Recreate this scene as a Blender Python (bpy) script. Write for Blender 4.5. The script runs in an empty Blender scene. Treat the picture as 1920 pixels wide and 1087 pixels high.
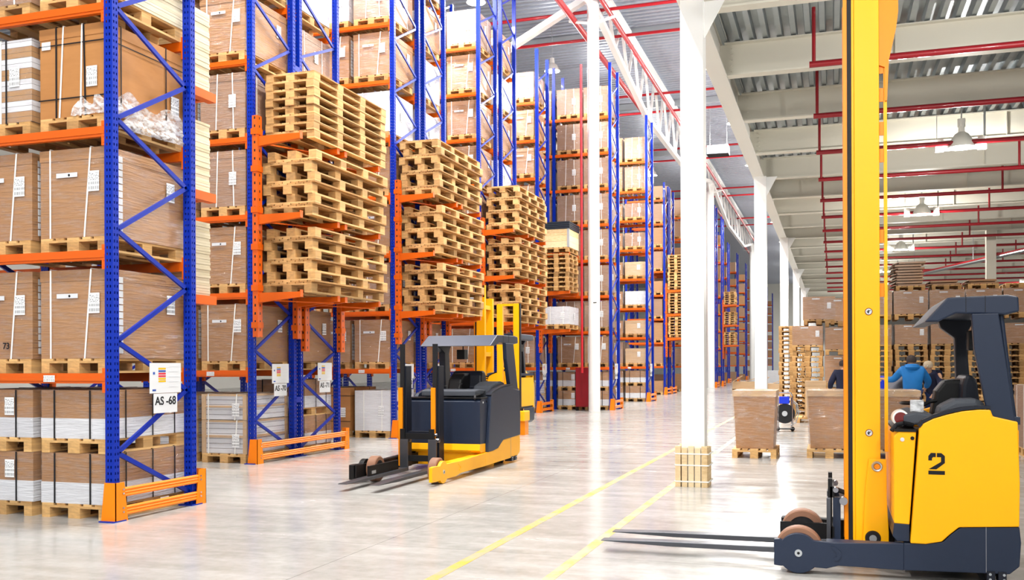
import bpy, math, random
from mathutils import Vector, Matrix
R=random.Random(7)
S=bpy.context.scene
COL=S.collection
# ---------------- camera, world, lights, exposure ----------------
H=1.5; FPX=1800.0; TH=math.atan(602/1800.0)
cd=bpy.data.cameras.new('camera'); cam=bpy.data.objects.new('camera',cd); COL.objects.link(cam)
cd.sensor_width=36; cd.lens=FPX/1920*36; cd.shift_y=(685-543.5)/1920
cd.clip_end=400
cam.location=(0,0,H)
cam.rotation_euler=(Matrix.Rotation(TH,3,'Z')@Matrix.Rotation(math.pi/2,3,'X')@Matrix.Rotation(-0.0038,3,'Z')).to_euler()
S.camera=cam
W=bpy.data.worlds.new('world'); S.world=W; W.use_nodes=True
W.node_tree.nodes['Background'].inputs[0].default_value=(.93,.96,1,1)
W.node_tree.nodes['Background'].inputs[1].default_value=0.7
S.view_settings.view_transform='Standard'; S.view_settings.look='None'
S.view_settings.exposure=0.5; S.view_settings.gamma=1; S.view_settings.use_curve_mapping=False
def area(name,loc,sx,sy,power,color=(1,.98,.95),rot=(0,0,0)):
    l=bpy.data.lights.new(name,'AREA'); l.shape='RECTANGLE'; l.size=sx; l.size_y=sy; l.energy=power; l.color=color
    o=bpy.data.objects.new(name,l); COL.objects.link(o); o.location=loc; o.rotation_euler=rot
    return o
HIGHP=690; AISLEP=620; LOWP=235
HIGH=[(-4.4,y) for y in (-6,2.5,11,19.5,28,37,46,56,67,79,92,108,126,146)]  # the one behind the camera is added, unseen, to light the fronts
AISLE=[(-9.5,10.9),(-9.8,17.0),(-10.2,22.4),(-10.5,28.0),(-10.2,35.5),(-10.2,43.5),(-10.2,57)]
LOW=[(2.34,y) for y in (-6,3,11.5,20.1,28.7,37.3,46,54.6,63)]+[(-.9,-5),(-.9,2.2),(5.6,-3)]+[(9.5,y) for y in (3,11.5,20.1,28.7,37.3,46,54.6)]  # the middle three are unseen lamps added as frontal fill, without fixtures
def point(name,loc,r,power,color=(1,.98,.95)):
    l=bpy.data.lights.new(name,'POINT'); l.shadow_soft_size=r; l.energy=power; l.color=color
    o=bpy.data.objects.new(name,l); COL.objects.link(o); o.location=loc
for x,y in HIGH: area('high_bay_light',(x,y,12.7),.5,.5,HIGHP); point('high_bay_glow',(x,y,12.35),.2,HIGHP*.3)
for x,y in AISLE: area('high_bay_light',(x,y,12.7),.5,.5,AISLEP); point('high_bay_glow',(x,y,12.35),.2,AISLEP*.3)
for x,y in LOW: point('bell_and_fill_light',(x,y,5.45),.14,LOWP*(1.5 if y<5 else 1) if x<6 else LOWP*.4,(1,.97,.92))

# ---------------- helpers ----------------
def srgb(h):
    c=[int(h[i:i+2],16)/255 for i in (0,2,4)]
    return tuple((v/12.92 if v<=.04045 else ((v+.055)/1.055)**2.4) for v in c)+(1,)
class N:
    def __init__(s,name):
        s.m=bpy.data.materials.new(name); s.m.use_nodes=True; s.t=s.m.node_tree; s.b=s.t.nodes['Principled BSDF']
        s.out=s.t.nodes['Material Output']
    def n(s,ty,ins=None,**kw):
        n=s.t.nodes.new(ty)
        for k,v in kw.items(): setattr(n,k,v)
        for k,v in (ins or {}).items(): s.set(n.inputs[k],v)
        return n
    def set(s,sock,v):
        if isinstance(v,bpy.types.NodeSocket): s.t.links.new(v,sock)
        elif isinstance(v,bpy.types.Node): s.t.links.new(v.outputs[0],sock)
        else: sock.default_value=v
    def p(s,**kw):
        for k,v in kw.items(): s.set(s.b.inputs[k.replace('_',' ')],v)
    def coord(s,which='Object',scale=(1,1,1)):
        c=s.n('ShaderNodeTexCoord'); mp=s.n('ShaderNodeMapping',{'Scale':scale}); s.t.links.new(c.outputs[which],mp.inputs['Vector']); return mp.outputs[0]
    def noise(s,vec,scale,detail=3,rough=.5):
        return s.n('ShaderNodeTexNoise',{'Vector':vec,'Scale':scale,'Detail':detail,'Roughness':rough}).outputs['Fac']
    def ramp(s,f,stops):
        r=s.n('ShaderNodeValToRGB',{'Fac':f}); e=r.color_ramp.elements
        while len(e)<len(stops): e.new(.5)
        for el,(p,c) in zip(e,stops): el.position=p; el.color=c
        return r.outputs[0]
    def mix(s,f,a,b,mode='MIX'):
        m=s.n('ShaderNodeMix'); m.data_type='RGBA'; m.blend_type=mode
        s.set(m.inputs[0],f); s.set(m.inputs[6],a); s.set(m.inputs[7],b); return m.outputs[2]
    def math(s,op,a,b=0.0):
        m=s.n('ShaderNodeMath',operation=op); s.set(m.inputs[0],a); s.set(m.inputs[1],b); return m.outputs[0]
    def rnd(s): return s.n('ShaderNodeObjectInfo').outputs['Random']
    def bump(s,h,str_=.2,dist=.01):
        b=s.n('ShaderNodeBump',{'Height':h,'Strength':str_,'Distance':dist}); s.set(s.b.inputs['Normal'],b.outputs[0]); return b
M={}
def plain(name,hexc,rough=.5,metal=0.0,coat=0.0,noise=.06,scale=3.0):
    k=N(name); c=srgb(hexc)
    d=tuple(v*(1-noise*2) for v in c[:3])+(1,)
    nz=k.noise(k.coord(),scale,4)
    k.p(Base_Color=k.mix(nz,d,c),Roughness=rough,Specular_IOR_Level=.3,Metallic=metal,Coat_Weight=coat)
    M[name]=k.m; return k.m
def emis(name,c,st):
    k=N(name); k.p(Base_Color=(1,1,1,1),Emission_Color=c,Emission_Strength=st); M[name]=k.m
# wood
def wood(name,lo,hi,hi2,stretch=(6,1,20)):
    k=N(name); v=k.coord('Object',stretch)
    nz=k.noise(v,2.2,5,.6); r=k.rnd(); isl=k.n('ShaderNodeNewGeometry').outputs['Random Per Island']
    c=k.ramp(nz,[(.3,srgb(lo)),(.7,srgb(hi))])
    c=k.mix(k.math('MULTIPLY',isl,.75),c,srgb(hi2))
    dk=k.ramp(r,[(0,(.62,.6,.58,1)),(.35,(.9,.88,.85,1)),(1,(1,1,1,1))])
    c=k.mix(1.0,c,dk,'MULTIPLY')
    k.p(Base_Color=c,Roughness=.75); k.bump(nz,.3,.004); M[name]=k.m
wood('pallet_wood','7d5226','cf9a58','ecc486')
wood('new_wood','caa26a','ecd2a0','f3e3bf')
wood('white_board','cfbf9c','e6dcc0','efe6cd',(1,1,30))
wood('dark_wood','6b4a26','b08347','c79a5a')
# cardboard
def card(name,lo,hi,wrapgloss=0.0):
    k=N(name); r=k.rnd(); v=k.coord('Object',(1,1,6)); nz=k.noise(v,2.5,3)
    c=k.mix(nz,srgb(lo),srgb(hi)); c=k.mix(1.0,c,k.ramp(r,[(0,(.84,.83,.84,1)),(1,(1,1,1,1))]),'MULTIPLY')
    w=k.n('ShaderNodeTexWave',{'Vector':k.coord('Object',(1,1,1)),'Scale':40,'Distortion':.3}); 
    k.p(Base_Color=c,Roughness=.62,Coat_Weight=wrapgloss,Coat_Roughness=.2)
    if wrapgloss: k.bump(k.noise(k.coord('Object',(1.3,1.3,14)),4,4),.6,.02)
    else: k.bump(nz,.15,.01)
    M[name]=k.m
card('cardboard','a26c38','b98149'); card('cardboard_wrapped','9c7048','b88a5e',.25)
card('cardboard_pale','c4a077','d6b78f'); card('white_carton','d4d6da','e6e7e9',.3)
card('mauve_carton','977358','ae8a6e',.25)
# film
k=N('stretch_film'); v=k.coord('Object',(1.5,1.5,9)); nz=k.noise(v,3.0,5,.62)
nb=k.noise(k.coord('Object',(2,2,5)),7,5,.65)
bp=k.n('ShaderNodeBump',{'Height':nb,'Strength':.9,'Distance':.03})
gl=k.n('ShaderNodeBsdfGlossy',{'Color':(1,1,1,1),'Roughness':.13,'Normal':bp.outputs[0]})
tr=k.n('ShaderNodeBsdfTransparent',{'Color':(.97,.97,.98,1)})
fa=k.ramp(nz,[(.45,(.02,.02,.02,1)),(.74,(.30,.30,.30,1))])
ms=k.n('ShaderNodeMixShader',{0:fa,1:tr.outputs[0],2:gl.outputs[0]})
k.t.links.new(ms.outputs[0],k.out.inputs['Surface']); M['film']=k.m
k=N('glossy_film'); nz=k.noise(k.coord('Object',(2,2,7)),3.0,6,.68); nb=k.noise(k.coord('Object',(3,3,6)),6,6,.7)
bp=k.n('ShaderNodeBump',{'Height':nb,'Strength':1.0,'Distance':.06})
gl=k.n('ShaderNodeBsdfGlossy',{'Color':(1,1,1,1),'Roughness':.08,'Normal':bp.outputs[0]}); tr=k.n('ShaderNodeBsdfTransparent',{'Color':(.97,.97,.98,1)})
ms=k.n('ShaderNodeMixShader',{0:k.ramp(nz,[(.42,(.04,.04,.04,1)),(.68,(.5,.5,.5,1))]),1:tr.outputs[0],2:gl.outputs[0]}); k.t.links.new(ms.outputs[0],k.out.inputs['Surface']); M['film2']=k.m
# loose opaque-ish film
k=N('loose_film'); nz=k.noise(k.coord('Object',(3,3,6)),6,5)
gl=k.n('ShaderNodeBsdfPrincipled',{'Base Color':(.9,.92,.95,1),'Roughness':.15})
tr=k.n('ShaderNodeBsdfTransparent'); ms=k.n('ShaderNodeMixShader',{0:k.ramp(nz,[(.35,(.15,.15,.15,1)),(.65,(.75,.75,.75,1))]),1:tr.outputs[0],2:gl.outputs[0]})
k.t.links.new(ms.outputs[0],k.out.inputs['Surface']); M['loose_film']=k.m
# label with barcode
k=N('label'); g=k.n('ShaderNodeSeparateXYZ',{0:k.n('ShaderNodeTexCoord').outputs['Generated']})
gx=k.math('ADD',g.outputs[0],g.outputs[1]); gz=g.outputs[2]
bars=k.math('GREATER_THAN',k.n('ShaderNodeTexNoise',{'Vector':k.n('ShaderNodeCombineXYZ',{0:k.math('MULTIPLY',gx,26.0)}).outputs[0],'Scale':1.0,'Detail':2}).outputs['Fac'],.5)
def band(k,z,a,b): return k.math('MULTIPLY',k.math('GREATER_THAN',z,a),k.math('LESS_THAN',z,b))
bz=k.math('ADD',band(k,gz,.08,.24),band(k,gz,.33,.46))
txt=k.math('MULTIPLY',k.math('GREATER_THAN',k.noise(k.n('ShaderNodeCombineXYZ',{0:k.math('MULTIPLY',gx,14.0),1:k.math('MULTIPLY',gz,22.0)}).outputs[0],1.0,1),.56),band(k,gz,.52,.9))
mk=k.math('MAXIMUM',k.math('MULTIPLY',bars,bz),txt)
k.p(Base_Color=k.mix(mk,(.85,.86,.87,1),(.04,.04,.05,1)),Roughness=.5); M['label']=k.m
# slatted load (white/brown bands)
k=N('banded'); z=k.n('ShaderNodeSeparateXYZ',{0:k.n('ShaderNodeTexCoord').outputs['Object']}).outputs[2]
f=k.math('FRACT',k.math('MULTIPLY',z,4.6)); f2=k.math('LESS_THAN',k.math('FRACT',k.math('MULTIPLY',z,18.4)),.07)
c=k.mix(k.math('GREATER_THAN',f,.5),srgb('b48a5e'),srgb('dddde0')); c=k.mix(f2,c,(.12,.1,.09,1))
k.p(Base_Color=c,Roughness=.5,Coat_Weight=.3); M['banded']=k.m
k=N('slatwhite'); z=k.n('ShaderNodeSeparateXYZ',{0:k.n('ShaderNodeTexCoord').outputs['Object']}).outputs[2]
f2=k.math('LESS_THAN',k.math('FRACT',k.math('MULTIPLY',z,13.)),.1)
k.p(Base_Color=k.mix(f2,srgb('d9dade'),(.15,.13,.12,1)),Roughness=.5,Coat_Weight=.3); M['slatwhite']=k.m
# post with perforations
k=N('perforated_blue'); tc=k.n('ShaderNodeTexCoord'); o=k.n('ShaderNodeSeparateXYZ',{0:tc.outputs['Object']}); nn=k.n('ShaderNodeSeparateXYZ',{0:tc.outputs['Normal']})
ax=k.math('GREATER_THAN',k.math('ABSOLUTE',nn.outputs[0]),.5)
t=k.math('ADD',k.math('MULTIPLY',ax,o.outputs[1]),k.math('MULTIPLY',k.math('SUBTRACT',1.0,ax),o.outputs[0]))
hz=k.math('LESS_THAN',k.math('ABSOLUTE',k.math('SUBTRACT',k.math('FRACT',k.math('MULTIPLY',o.outputs[2],16.0)),.5)),.2)
ht=k.math('LESS_THAN',k.math('ABSOLUTE',k.math('SUBTRACT',k.math('ABSOLUTE',t),.018)),.007)
hole=k.math('MULTIPLY',hz,ht)
k.p(Base_Color=srgb('02289c'),Roughness=.35,Coat_Weight=.05,Specular_IOR_Level=.2)
tr=k.n('ShaderNodeBsdfTransparent'); ms=k.n('ShaderNodeMixShader',{0:hole,1:k.b.outputs[0],2:tr.outputs[0]})
k.t.links.new(ms.outputs[0],k.out.inputs['Surface']); M['post']=k.m
plain('blue','02289c',.35,coat=.05); plain('orange','d65c04',.4,coat=.03,noise=.04); plain('guard_orange','ff8600',.4,noise=.03)
plain('steel_white','eceae2',.5,noise=.03,scale=1); plain('steel_dirty','dcd8ca',.55,noise=.04,scale=1)
plain('column_white','f2f2f0',.4,noise=.02); plain('red_pipe','c01a28',.35,coat=.3); plain('dark_red','8e1620',.4,coat=.2)
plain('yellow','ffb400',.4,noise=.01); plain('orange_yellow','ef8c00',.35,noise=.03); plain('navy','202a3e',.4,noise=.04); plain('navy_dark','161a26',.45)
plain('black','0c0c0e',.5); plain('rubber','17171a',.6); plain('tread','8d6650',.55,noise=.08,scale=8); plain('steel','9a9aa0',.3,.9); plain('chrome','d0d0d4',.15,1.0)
plain('seat_grey','4a4e56',.7); plain('white_strap','f2f2ee',.5); plain('black_strap','17161a',.5); plain('fork_steel','5a5c62',.35,.7,noise=.15,scale=5)
plain('zinc','b9bec2',.4,.6); plain('paper','d2d4d8',.6,noise=.01); plain('ink','0e1018',.6); plain('s_yellow','e0b010',.6); plain('s_blue','3355a8',.6); plain('s_red','cf3040',.6); plain('s_grey','b9bcc6',.6)
plain('jacket_blue','1470b8',.6,noise=.1,scale=9); plain('jacket_bright','1434c8',.6); plain('jeans','16284e',.8); plain('dark_cloth','1c2038',.8); plain('grey_cloth','6d6e76',.8); plain('skin','c89878',.5); plain('hair','3a3230',.8); plain('knit','b9a68c',.9)
plain('crate_black','1c2430',.5); plain('glass_red','701812',.2,coat=.5); plain('white_enamel','efeee8',.35)
emis('lamp_glow',(1,.98,.95,1),14)
# metal deck
for nm,cc in (('deck_metal','aeb6ba'),('roof_metal','b4bac6')):
    k=N(nm); nz=k.noise(k.coord('Object',(1,1,1)),6,4); k.p(Base_Color=k.mix(nz,tuple(v*.8 for v in srgb(cc)[:3])+(1,),srgb(cc)),Metallic=.55,Roughness=.38); M[nm]=k.m
k=N('perforated_orange'); o=k.n('ShaderNodeSeparateXYZ',{0:k.n('ShaderNodeTexCoord').outputs['Object']}); nn=k.n('ShaderNodeSeparateXYZ',{0:k.n('ShaderNodeTexCoord').outputs['Normal']})
ax=k.math('GREATER_THAN',k.math('ABSOLUTE',nn.outputs[0]),.5)
t=k.math('ADD',k.math('MULTIPLY',ax,o.outputs[1]),k.math('MULTIPLY',k.math('SUBTRACT',1.0,ax),o.outputs[0]))
hole=k.math('MULTIPLY',k.math('LESS_THAN',k.math('ABSOLUTE',k.math('SUBTRACT',k.math('FRACT',k.math('MULTIPLY',o.outputs[2],8.0)),.5)),.16),k.math('LESS_THAN',k.math('ABSOLUTE',t),.013))
k.p(Base_Color=k.mix(hole,srgb('d45804'),(.01,.008,.006,1)),Roughness=.4); M['sleeve']=k.m
# floor
k=N('concrete'); v=k.coord('Object'); a=k.noise(v,.5,6,.6); b=k.noise(v,9,4,.6); cst=k.noise(k.coord('Object',(.6,2.4,1)),1.6,6,.65)
c=k.ramp(a,[(.3,srgb('979590')),(.7,srgb('adaca8'))]); c=k.mix(.35,c,k.ramp(cst,[(.35,srgb('8c8a85')),(.65,srgb('b6b5b2'))])); c=k.mix(.18,c,k.ramp(b,[(.3,srgb('8f8b84')),(.7,srgb('d4d1cc'))]))
xy=k.n('ShaderNodeSeparateXYZ',{0:v})
def joint(s,off,per): return k.math('LESS_THAN',k.math('ABSOLUTE',k.math('SUBTRACT',k.math('FRACT',k.math('DIVIDE',k.math('ADD',s,off),per)),.5)),.004/per)
j=k.math('MAXIMUM',joint(xy.outputs[0],9.15+3.5,6.0),joint(xy.outputs[1],1.7,6.0))
c=k.mix(k.math('MULTIPLY',j,.6),c,(.1,.095,.09,1))
k.p(Base_Color=c,Roughness=k.ramp(cst,[(.3,(.12,.12,.12,1)),(.7,(.28,.28,.28,1))]),Specular_IOR_Level=.45); k.bump(b,.05,.003); M['floor']=k.m
# worn yellow line
k=N('worn_line'); a=k.noise(k.coord('Object',(2,1.2,1)),2.4,6,.7)
k.p(Base_Color=k.mix(k.ramp(a,[(.42,(0,0,0,1)),(.6,(1,1,1,1))]),srgb('a99b7c'),srgb('d0a02c')),Roughness=.4); M['line']=k.m

class MB:
    def __init__(s): s.v=[]; s.f=[]
    def box(s,x0,x1,y0,y1,z0,z1):
        n=len(s.v); s.v+=[(x,y,z) for z in (z0,z1) for y in (y0,y1) for x in (x0,x1)]
        s.f+=[tuple(n+i for i in q) for q in ((0,2,3,1),(4,5,7,6),(0,1,5,4),(2,6,7,3),(0,4,6,2),(1,3,7,5))]; return s
    def prism(s,poly,a0,a1,ax='y'):
        # poly in the two remaining axes, extruded along ax
        n=len(s.v); m=len(poly)
        for a in (a0,a1):
            for p,q in poly:
                s.v.append({'y':(p,a,q),'x':(a,p,q),'z':(p,q,a)}[ax])
        s.f.append(tuple(range(n,n+m))); s.f.append(tuple(range(n+2*m-1,n+m-1,-1)))
        for i in range(m):
            j=(i+1)%m; s.f.append((n+j,n+i,n+m+i,n+m+j))
        return s
    def bar(s,p,q,w,h=None,up=(0,0,1)):
        h=h or w; p=Vector(p); q=Vector(q); d=(q-p).normalized(); u=Vector(up)
        if abs(d.dot(u))>.95: u=Vector((1,0,0))
        a=d.cross(u).normalized()*w/2; b=a.cross(d).normalized()*h/2; n=len(s.v)
        for c in (p,q): s.v+=[tuple(c+i*a+j*b) for i,j in ((-1,-1),(1,-1),(1,1),(-1,1))]
        s.f+=[tuple(n+i for i in q_) for q_ in ((0,1,2,3),(7,6,5,4),(0,4,5,1),(1,5,6,2),(2,6,7,3),(3,7,4,0))]; return s
    def cyl(s,p,q,r,seg=14,r2=None,cap=True):
        r2=r if r2 is None else r2; p=Vector(p); q=Vector(q); d=(q-p).normalized(); u=Vector((0,0,1)) if abs(d.z)<.9 else Vector((1,0,0))
        a=d.cross(u).normalized(); b=a.cross(d); n=len(s.v)
        for c,rr in ((p,r),(q,r2)):
            for i in range(seg):
                t=2*math.pi*i/seg; s.v.append(tuple(c+a*rr*math.cos(t)+b*rr*math.sin(t)))
        for i in range(seg):
            j=(i+1)%seg; s.f.append((n+i,n+j,n+seg+j,n+seg+i))
        if cap: s.f.append(tuple(range(n+seg-1,n-1,-1))); s.f.append(tuple(range(n+seg,n+2*seg)))
        return s
    def tube(s,pts,r,seg=8):
        for a,b in zip(pts,pts[1:]): s.cyl(a,b,r,seg)
        return s
    def lathe(s,prof,c=(0,0,0),seg=24,ax='z'):
        n=len(s.v); m=len(prof)
        for i in range(seg):
            t=2*math.pi*i/seg
            for r,z in prof:
                p=(r*math.cos(t),r*math.sin(t),z)
                if ax=='y': p=(p[0],p[2],p[1])
                s.v.append((p[0]+c[0],p[1]+c[1],p[2]+c[2]))
        for i in range(seg):
            j=(i+1)%seg
            for q in range(m-1): s.f.append((n+i*m+q,n+j*m+q,n+j*m+q+1,n+i*m+q+1))
        return s
    def mesh(s,name,mat,smooth=False):
        me=bpy.data.meshes.new(name); me.from_pydata(s.v,[],s.f); me.materials.append(M[mat] if isinstance(mat,str) else mat)
        if smooth:
            me.polygons.foreach_set('use_smooth',[True]*len(me.polygons))
            try: me.set_sharp_from_angle(angle=math.radians(40))
            except Exception: pass
        me.update(); return me
    def obj(s,name,mat,parent=None,loc=None,smooth=False,bev=0):
        return place(name,s.mesh(name,mat,smooth),parent,loc,bev=bev)
def place(name,me,parent=None,loc=None,rz=0,bev=0):
    o=bpy.data.objects.new(name,me); COL.objects.link(o)
    if parent: o.parent=parent
    if loc: o.location=loc
    if rz: o.rotation_euler=(0,0,rz)
    if bev:
        b=o.modifiers.new('b','BEVEL'); b.width=bev; b.segments=2; b.limit_method='ANGLE'
    return o
def tag(o,label,cat,group=None):
    o['label']=label; o['category']=cat
    if group: o['group']=group
    return o
def thing(name,label,cat,loc=(0,0,0),rz=0,group=None):
    return tag(place(name,None,None,loc,rz),label,cat,group)
def struct(o): o['kind']='structure'; return o
def dup(root,loc,rz=0,label=None,group=None,parent=None,scale=None):
    r=root.copy(); COL.objects.link(r); r.location=loc; r.rotation_euler=(0,0,rz)
    if scale: r.scale=scale
    if label: r['label']=label
    if group: r['group']=group
    for ch in root.children:
        c=ch.copy(); COL.objects.link(c); c.parent=r
        for g in ch.children:
            d=g.copy(); COL.objects.link(d); d.parent=c
    return r
def text(s,size,mat,parent,loc,rot,name='lettering',ext=.001):
    cu=bpy.data.curves.new(name,'FONT'); cu.body=s; cu.size=size; cu.extrude=ext; cu.offset=size*.018; cu.align_x='CENTER'; cu.align_y='CENTER'
    t=bpy.data.objects.new('t',cu); COL.objects.link(t)
    me=bpy.data.meshes.new_from_object(t.evaluated_get(bpy.context.evaluated_depsgraph_get())); bpy.data.objects.remove(t)
    me.materials.clear(); me.materials.append(M[mat])
    o=place(name,me,parent,loc); o.rotation_euler=rot; return o

# ---------------- the setting ----------------
struct(MB().box(-40,40,-12,165,-.2,0).obj('floor','floor'))
for i,x in enumerate((-2.68,-1.9)):
    struct(MB().box(x-.045,x+.045,-4,60,0,.0015).obj('trim_%d'%(i+1),'line'))
# low deck on the right: trapezoid ribs along the hall
def deck(x0,x1,y0,y1,z,pitch,dep,along='y',mat='deck_metal',thick=.05):
    m=MB(); a=x0 if along=='y' else y0; e=x1 if along=='y' else y1; prof=[]
    while a<e:
        prof+=[(a,z),(a+.42*pitch,z),(a+.5*pitch,z-dep),(a+.86*pitch,z-dep),(a+.94*pitch,z)]; a+=pitch
    prof.append((a,z))
    n=len(prof); l0,l1=(y0,y1) if along=='y' else (x0,x1)
    for l in (l0,l1):
        for p,q in prof: m.v.append((p,l,q) if along=='y' else (l,p,q))
    for i in range(n-1): m.f.append((i,i+1,n+i+1,n+i))
    m.box(x0,x1,y0,y1,z+.01,z+.05) # top sheet
    return m
struct(deck(-1.75,30,-10,100,6.68,.21,.11).obj('ceiling','deck_metal'))
struct(deck(-40,-1.7,-10,160,14.6,.34,.12,'x').obj('ceiling','roof_metal'))
struct(MB().box(-1.72,-1.6,-10,160,6.8,14.55).obj('wall_middle','steel_white'))
struct(MB().box(-40,-1.7,160,160.3,0,14.6).obj('wall_back','steel_white'))
struct(MB().box(-1.7,30,100,100.3,0,6.6).obj('wall_back_right','steel_white'))
struct(MB().box(-40.3,-40,-10,160,0,14.6).obj('wall_left','steel_white'))
struct(MB().box(30.05,30.3,-10,100,0,6.6).obj('wall_right','steel_white'))
# girder (top-level structure)
g=MB(); gx=-1.69
g.box(gx-.13,gx+.13,-4,100,6.0,6.03).box(gx-.006,gx+.006,-4,100,6.03,6.62).box(gx-.13,gx+.13,-4,100,6.6,6.63)
struct(g.obj('girder','steel_white'))
BY=[12.5+2.95*i for i in range(-5,29)]
bolt=MB()
for i,y in enumerate(BY):
    b=MB().box(-1.6,30,y-.1,y+.1,6.03,6.055).box(-1.68,30,y-.005,y+.005,6.05,6.54).box(-1.6,30,y-.1,y+.1,6.53,6.55)
    x=.9
    while x<30: b.box(x-.006,x+.006,y-.09,y+.09,6.05,6.53); x+=2.4
    if i<16:
        for q in range(5): b.cyl((-1.5,y-.02,6.12+q*.09),(-1.5,y-.005,6.12+q*.09),.014,6)
    struct(b.obj('ceiling_beam','steel_dirty'))
# square columns along the hall edge
def wrap(col,y):
    m=MB(); mm=[]
    for i in range(5): m.box(-1.85+i*.08,-1.785+i*.081,y-.2,y-.16,0,.50-(.02 if i%2 else 0))
    for i in range(5): m.box(-1.85+i*.08,-1.785+i*.081,y+.16,y+.2,0,.5-(.025 if i%3 else 0))
    for i in range(4): m.box(-1.49,-1.455,y-.155+i*.08,y-.085+i*.08,0,.49-.02*(i%2)); m.box(-1.85,-1.815,y-.155+i*.08,y-.085+i*.08,0,.49-.02*(i%2))
    o=m.obj('timber_sleeve','new_wood'); tag(o,'bundle of upright timber boards strapped round the foot of the nearest square column','protector')
    for z in (.06,.26,.4):
        s=MB().box(-1.86,-1.44,y-.208,y-.203,z,z+.016).box(-1.86,-1.44,y+.203,y+.208,z,z+.016).box(-1.862,-1.857,y-.208,y+.208,z,z+.016).box(-1.443,-1.438,y-.208,y+.208,z,z+.016)
        c=s.obj('strap','white_strap',o)
for i in range(8):
    y=12.06+11.75*i
    m=MB().box(-1.78,-1.50,y-.14,y+.14,0,6.0)
    m.prism([(y-.14,5.4),(y-.14,6.0),(y-.5,6.0)],-1.655,-1.635,'x') if 0 else None
    m.prism([(-1.50,5.55),(-1.50,6.0),(-1.25,6.0)],y-.01,y+.01)
    o=m.obj('square_column','column_white')
    tag(o,('nearest white square column with timber boards round its foot','second white square column from the camera, behind the first wrapped pallet','third white square column from the camera, left of the pallet stacks','fourth white square column from the camera','fifth white square column from the camera','sixth white square column from the camera','seventh white square column from the camera','farthest white square column of the hall edge')[i],'column','square columns along the hall edge')
    if i==0: wrap(o,y)
    # the column goes on above the girder
for i,(x,y) in enumerate(((-7.35,30.4),(-7.5,63),(-7.5,96.5))):
    m=MB().cyl((x,y,0),(x,y,13.35),.19 if i==0 else .24,28)
    o=m.obj('round_column','column_white',smooth=True)
    tag(o,('nearest white round column standing between the rack ends','second white round column, behind the square column','farthest white round column down the aisle')[i],'column','round columns between the rack ends')
    for s in (-1,1):
        MB().cyl((x,y+.1*s,12.4),(x,y+.9*s,13.2),.05,8).cyl((x+.1*s,y,12.6),(x+.8*s,y,12.75),.05,8).obj('bracket_arm','column_white',o)
    if i==0: 
        MB().box(x+.02,x+.13,y-.2,y-.19,3.5,3.53).obj('dark_clip','black',o)
    # riser with cabinet
    if i<2:
        p=MB().tube([(x-.33,y-.3,1.25),(x-.33,y-.3,11.2+i)],.04,10)
        pp=p.obj('riser_pipe','red_pipe',smooth=True); tag(pp,('red vertical pipe running up beside the nearest round column','red vertical pipe running up beside the second round column')[i],'pipe','riser pipes')
# truss between the round columns
tx=-7.4
def truss(y0,y1,lab):
    t=thing('roof_truss',lab,'truss',(tx,y0,0)); L=y1-y0
    MB().box(-.11,.11,0,L,14.1,14.32).obj('top_chord','column_white',t)
    P=[(0,13.3),(1.5,13.1),(.3*L,11.9),(.7*L,11.9),(L-1.5,13.1),(L,13.3)]
    lc=MB()
    for a,b in zip(P,P[1:]): lc.bar((0,a[0],a[1]),(0,b[0],b[1]),.2)
    lc.obj('bottom_chord','column_white',t)
    def zb(y):
        for a,b in zip(P,P[1:]):
            if a[0]<=y<=b[0]: return a[1]+(b[1]-a[1])*(y-a[0])/(b[0]-a[0])
    n=14; 
    for i in range(n):
        ya=L*i/n; yb=L*(i+.5)/n; yc=L*(i+1)/n
        MB().bar((0,ya,14.15),(0,yb,zb(yb)),.1).obj('web_member','column_white',t)
        MB().bar((0,yb,zb(yb)),(0,yc,14.15),.1).obj('web_member','column_white',t)
truss(30.4,63,'white steel roof truss between the two nearest round columns')
truss(63,96.5,'white steel roof truss beyond the second round column')
truss(-2.2,30.4,'white steel roof truss overhead, ending at the nearest round column')
for i,y in enumerate((24.0,36.5,47,58,72,86)):
    tag(MB().box(-38,-1.8,y-.06,y+.06,14.15,14.42).obj('roof_beam','zinc'),'white roof beam across the high hall, '+('nearest','second nearest','third nearest','fourth nearest','fifth nearest','farthest')[i]+' of those crossing the ribbed roof','beam','roof beams of the high hall')
tag(MB().bar((-7.65,31,13.7),(-11.5,31,11.75),.26,.2).obj('roof_brace','column_white'),'thick white diagonal brace under the roof, left of the nearest round column','brace')
# red pipes in high hall
def pipe(pts,r,lab,mat='red_pipe',grp=None,seg=10):
    o=MB().tube(pts,r,seg).obj('sprinkler_pipe',mat,smooth=True); return tag(o,lab,'pipe',grp)
pipe([(-7.03,4,13.25),(-7.03,110,13.25)],.08,'long light red pipe running along the truss, upper of the two','red_pipe')
pipe([(-7.98,4,12.75),(-7.98,110,12.75)],.1,'long thick red pipe running along the truss, lower of the two','red_pipe')
ordn=['nearest','second','third','fourth','fifth','sixth','seventh','eighth','ninth','tenth']
for i,y in enumerate((31.5,34.2,42,45,53,56,66,69,80,84)):
    pipe([(-20,y,13.4),(-1.9,y,13.4)],.055,ordn[i]+' red sprinkler pipe across the high hall under the ribbed roof',grp='cross pipes of the high hall')
    pipe([(-3.6,y-5,14.0),(-3.6,y-2,14.0),(-3.6,y-.7,13.9),(-3.6,y,13.4)],.05,ordn[i]+' red drop pipe bending down to a cross pipe, left of the girder',grp='drop pipes of the high hall')
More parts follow.
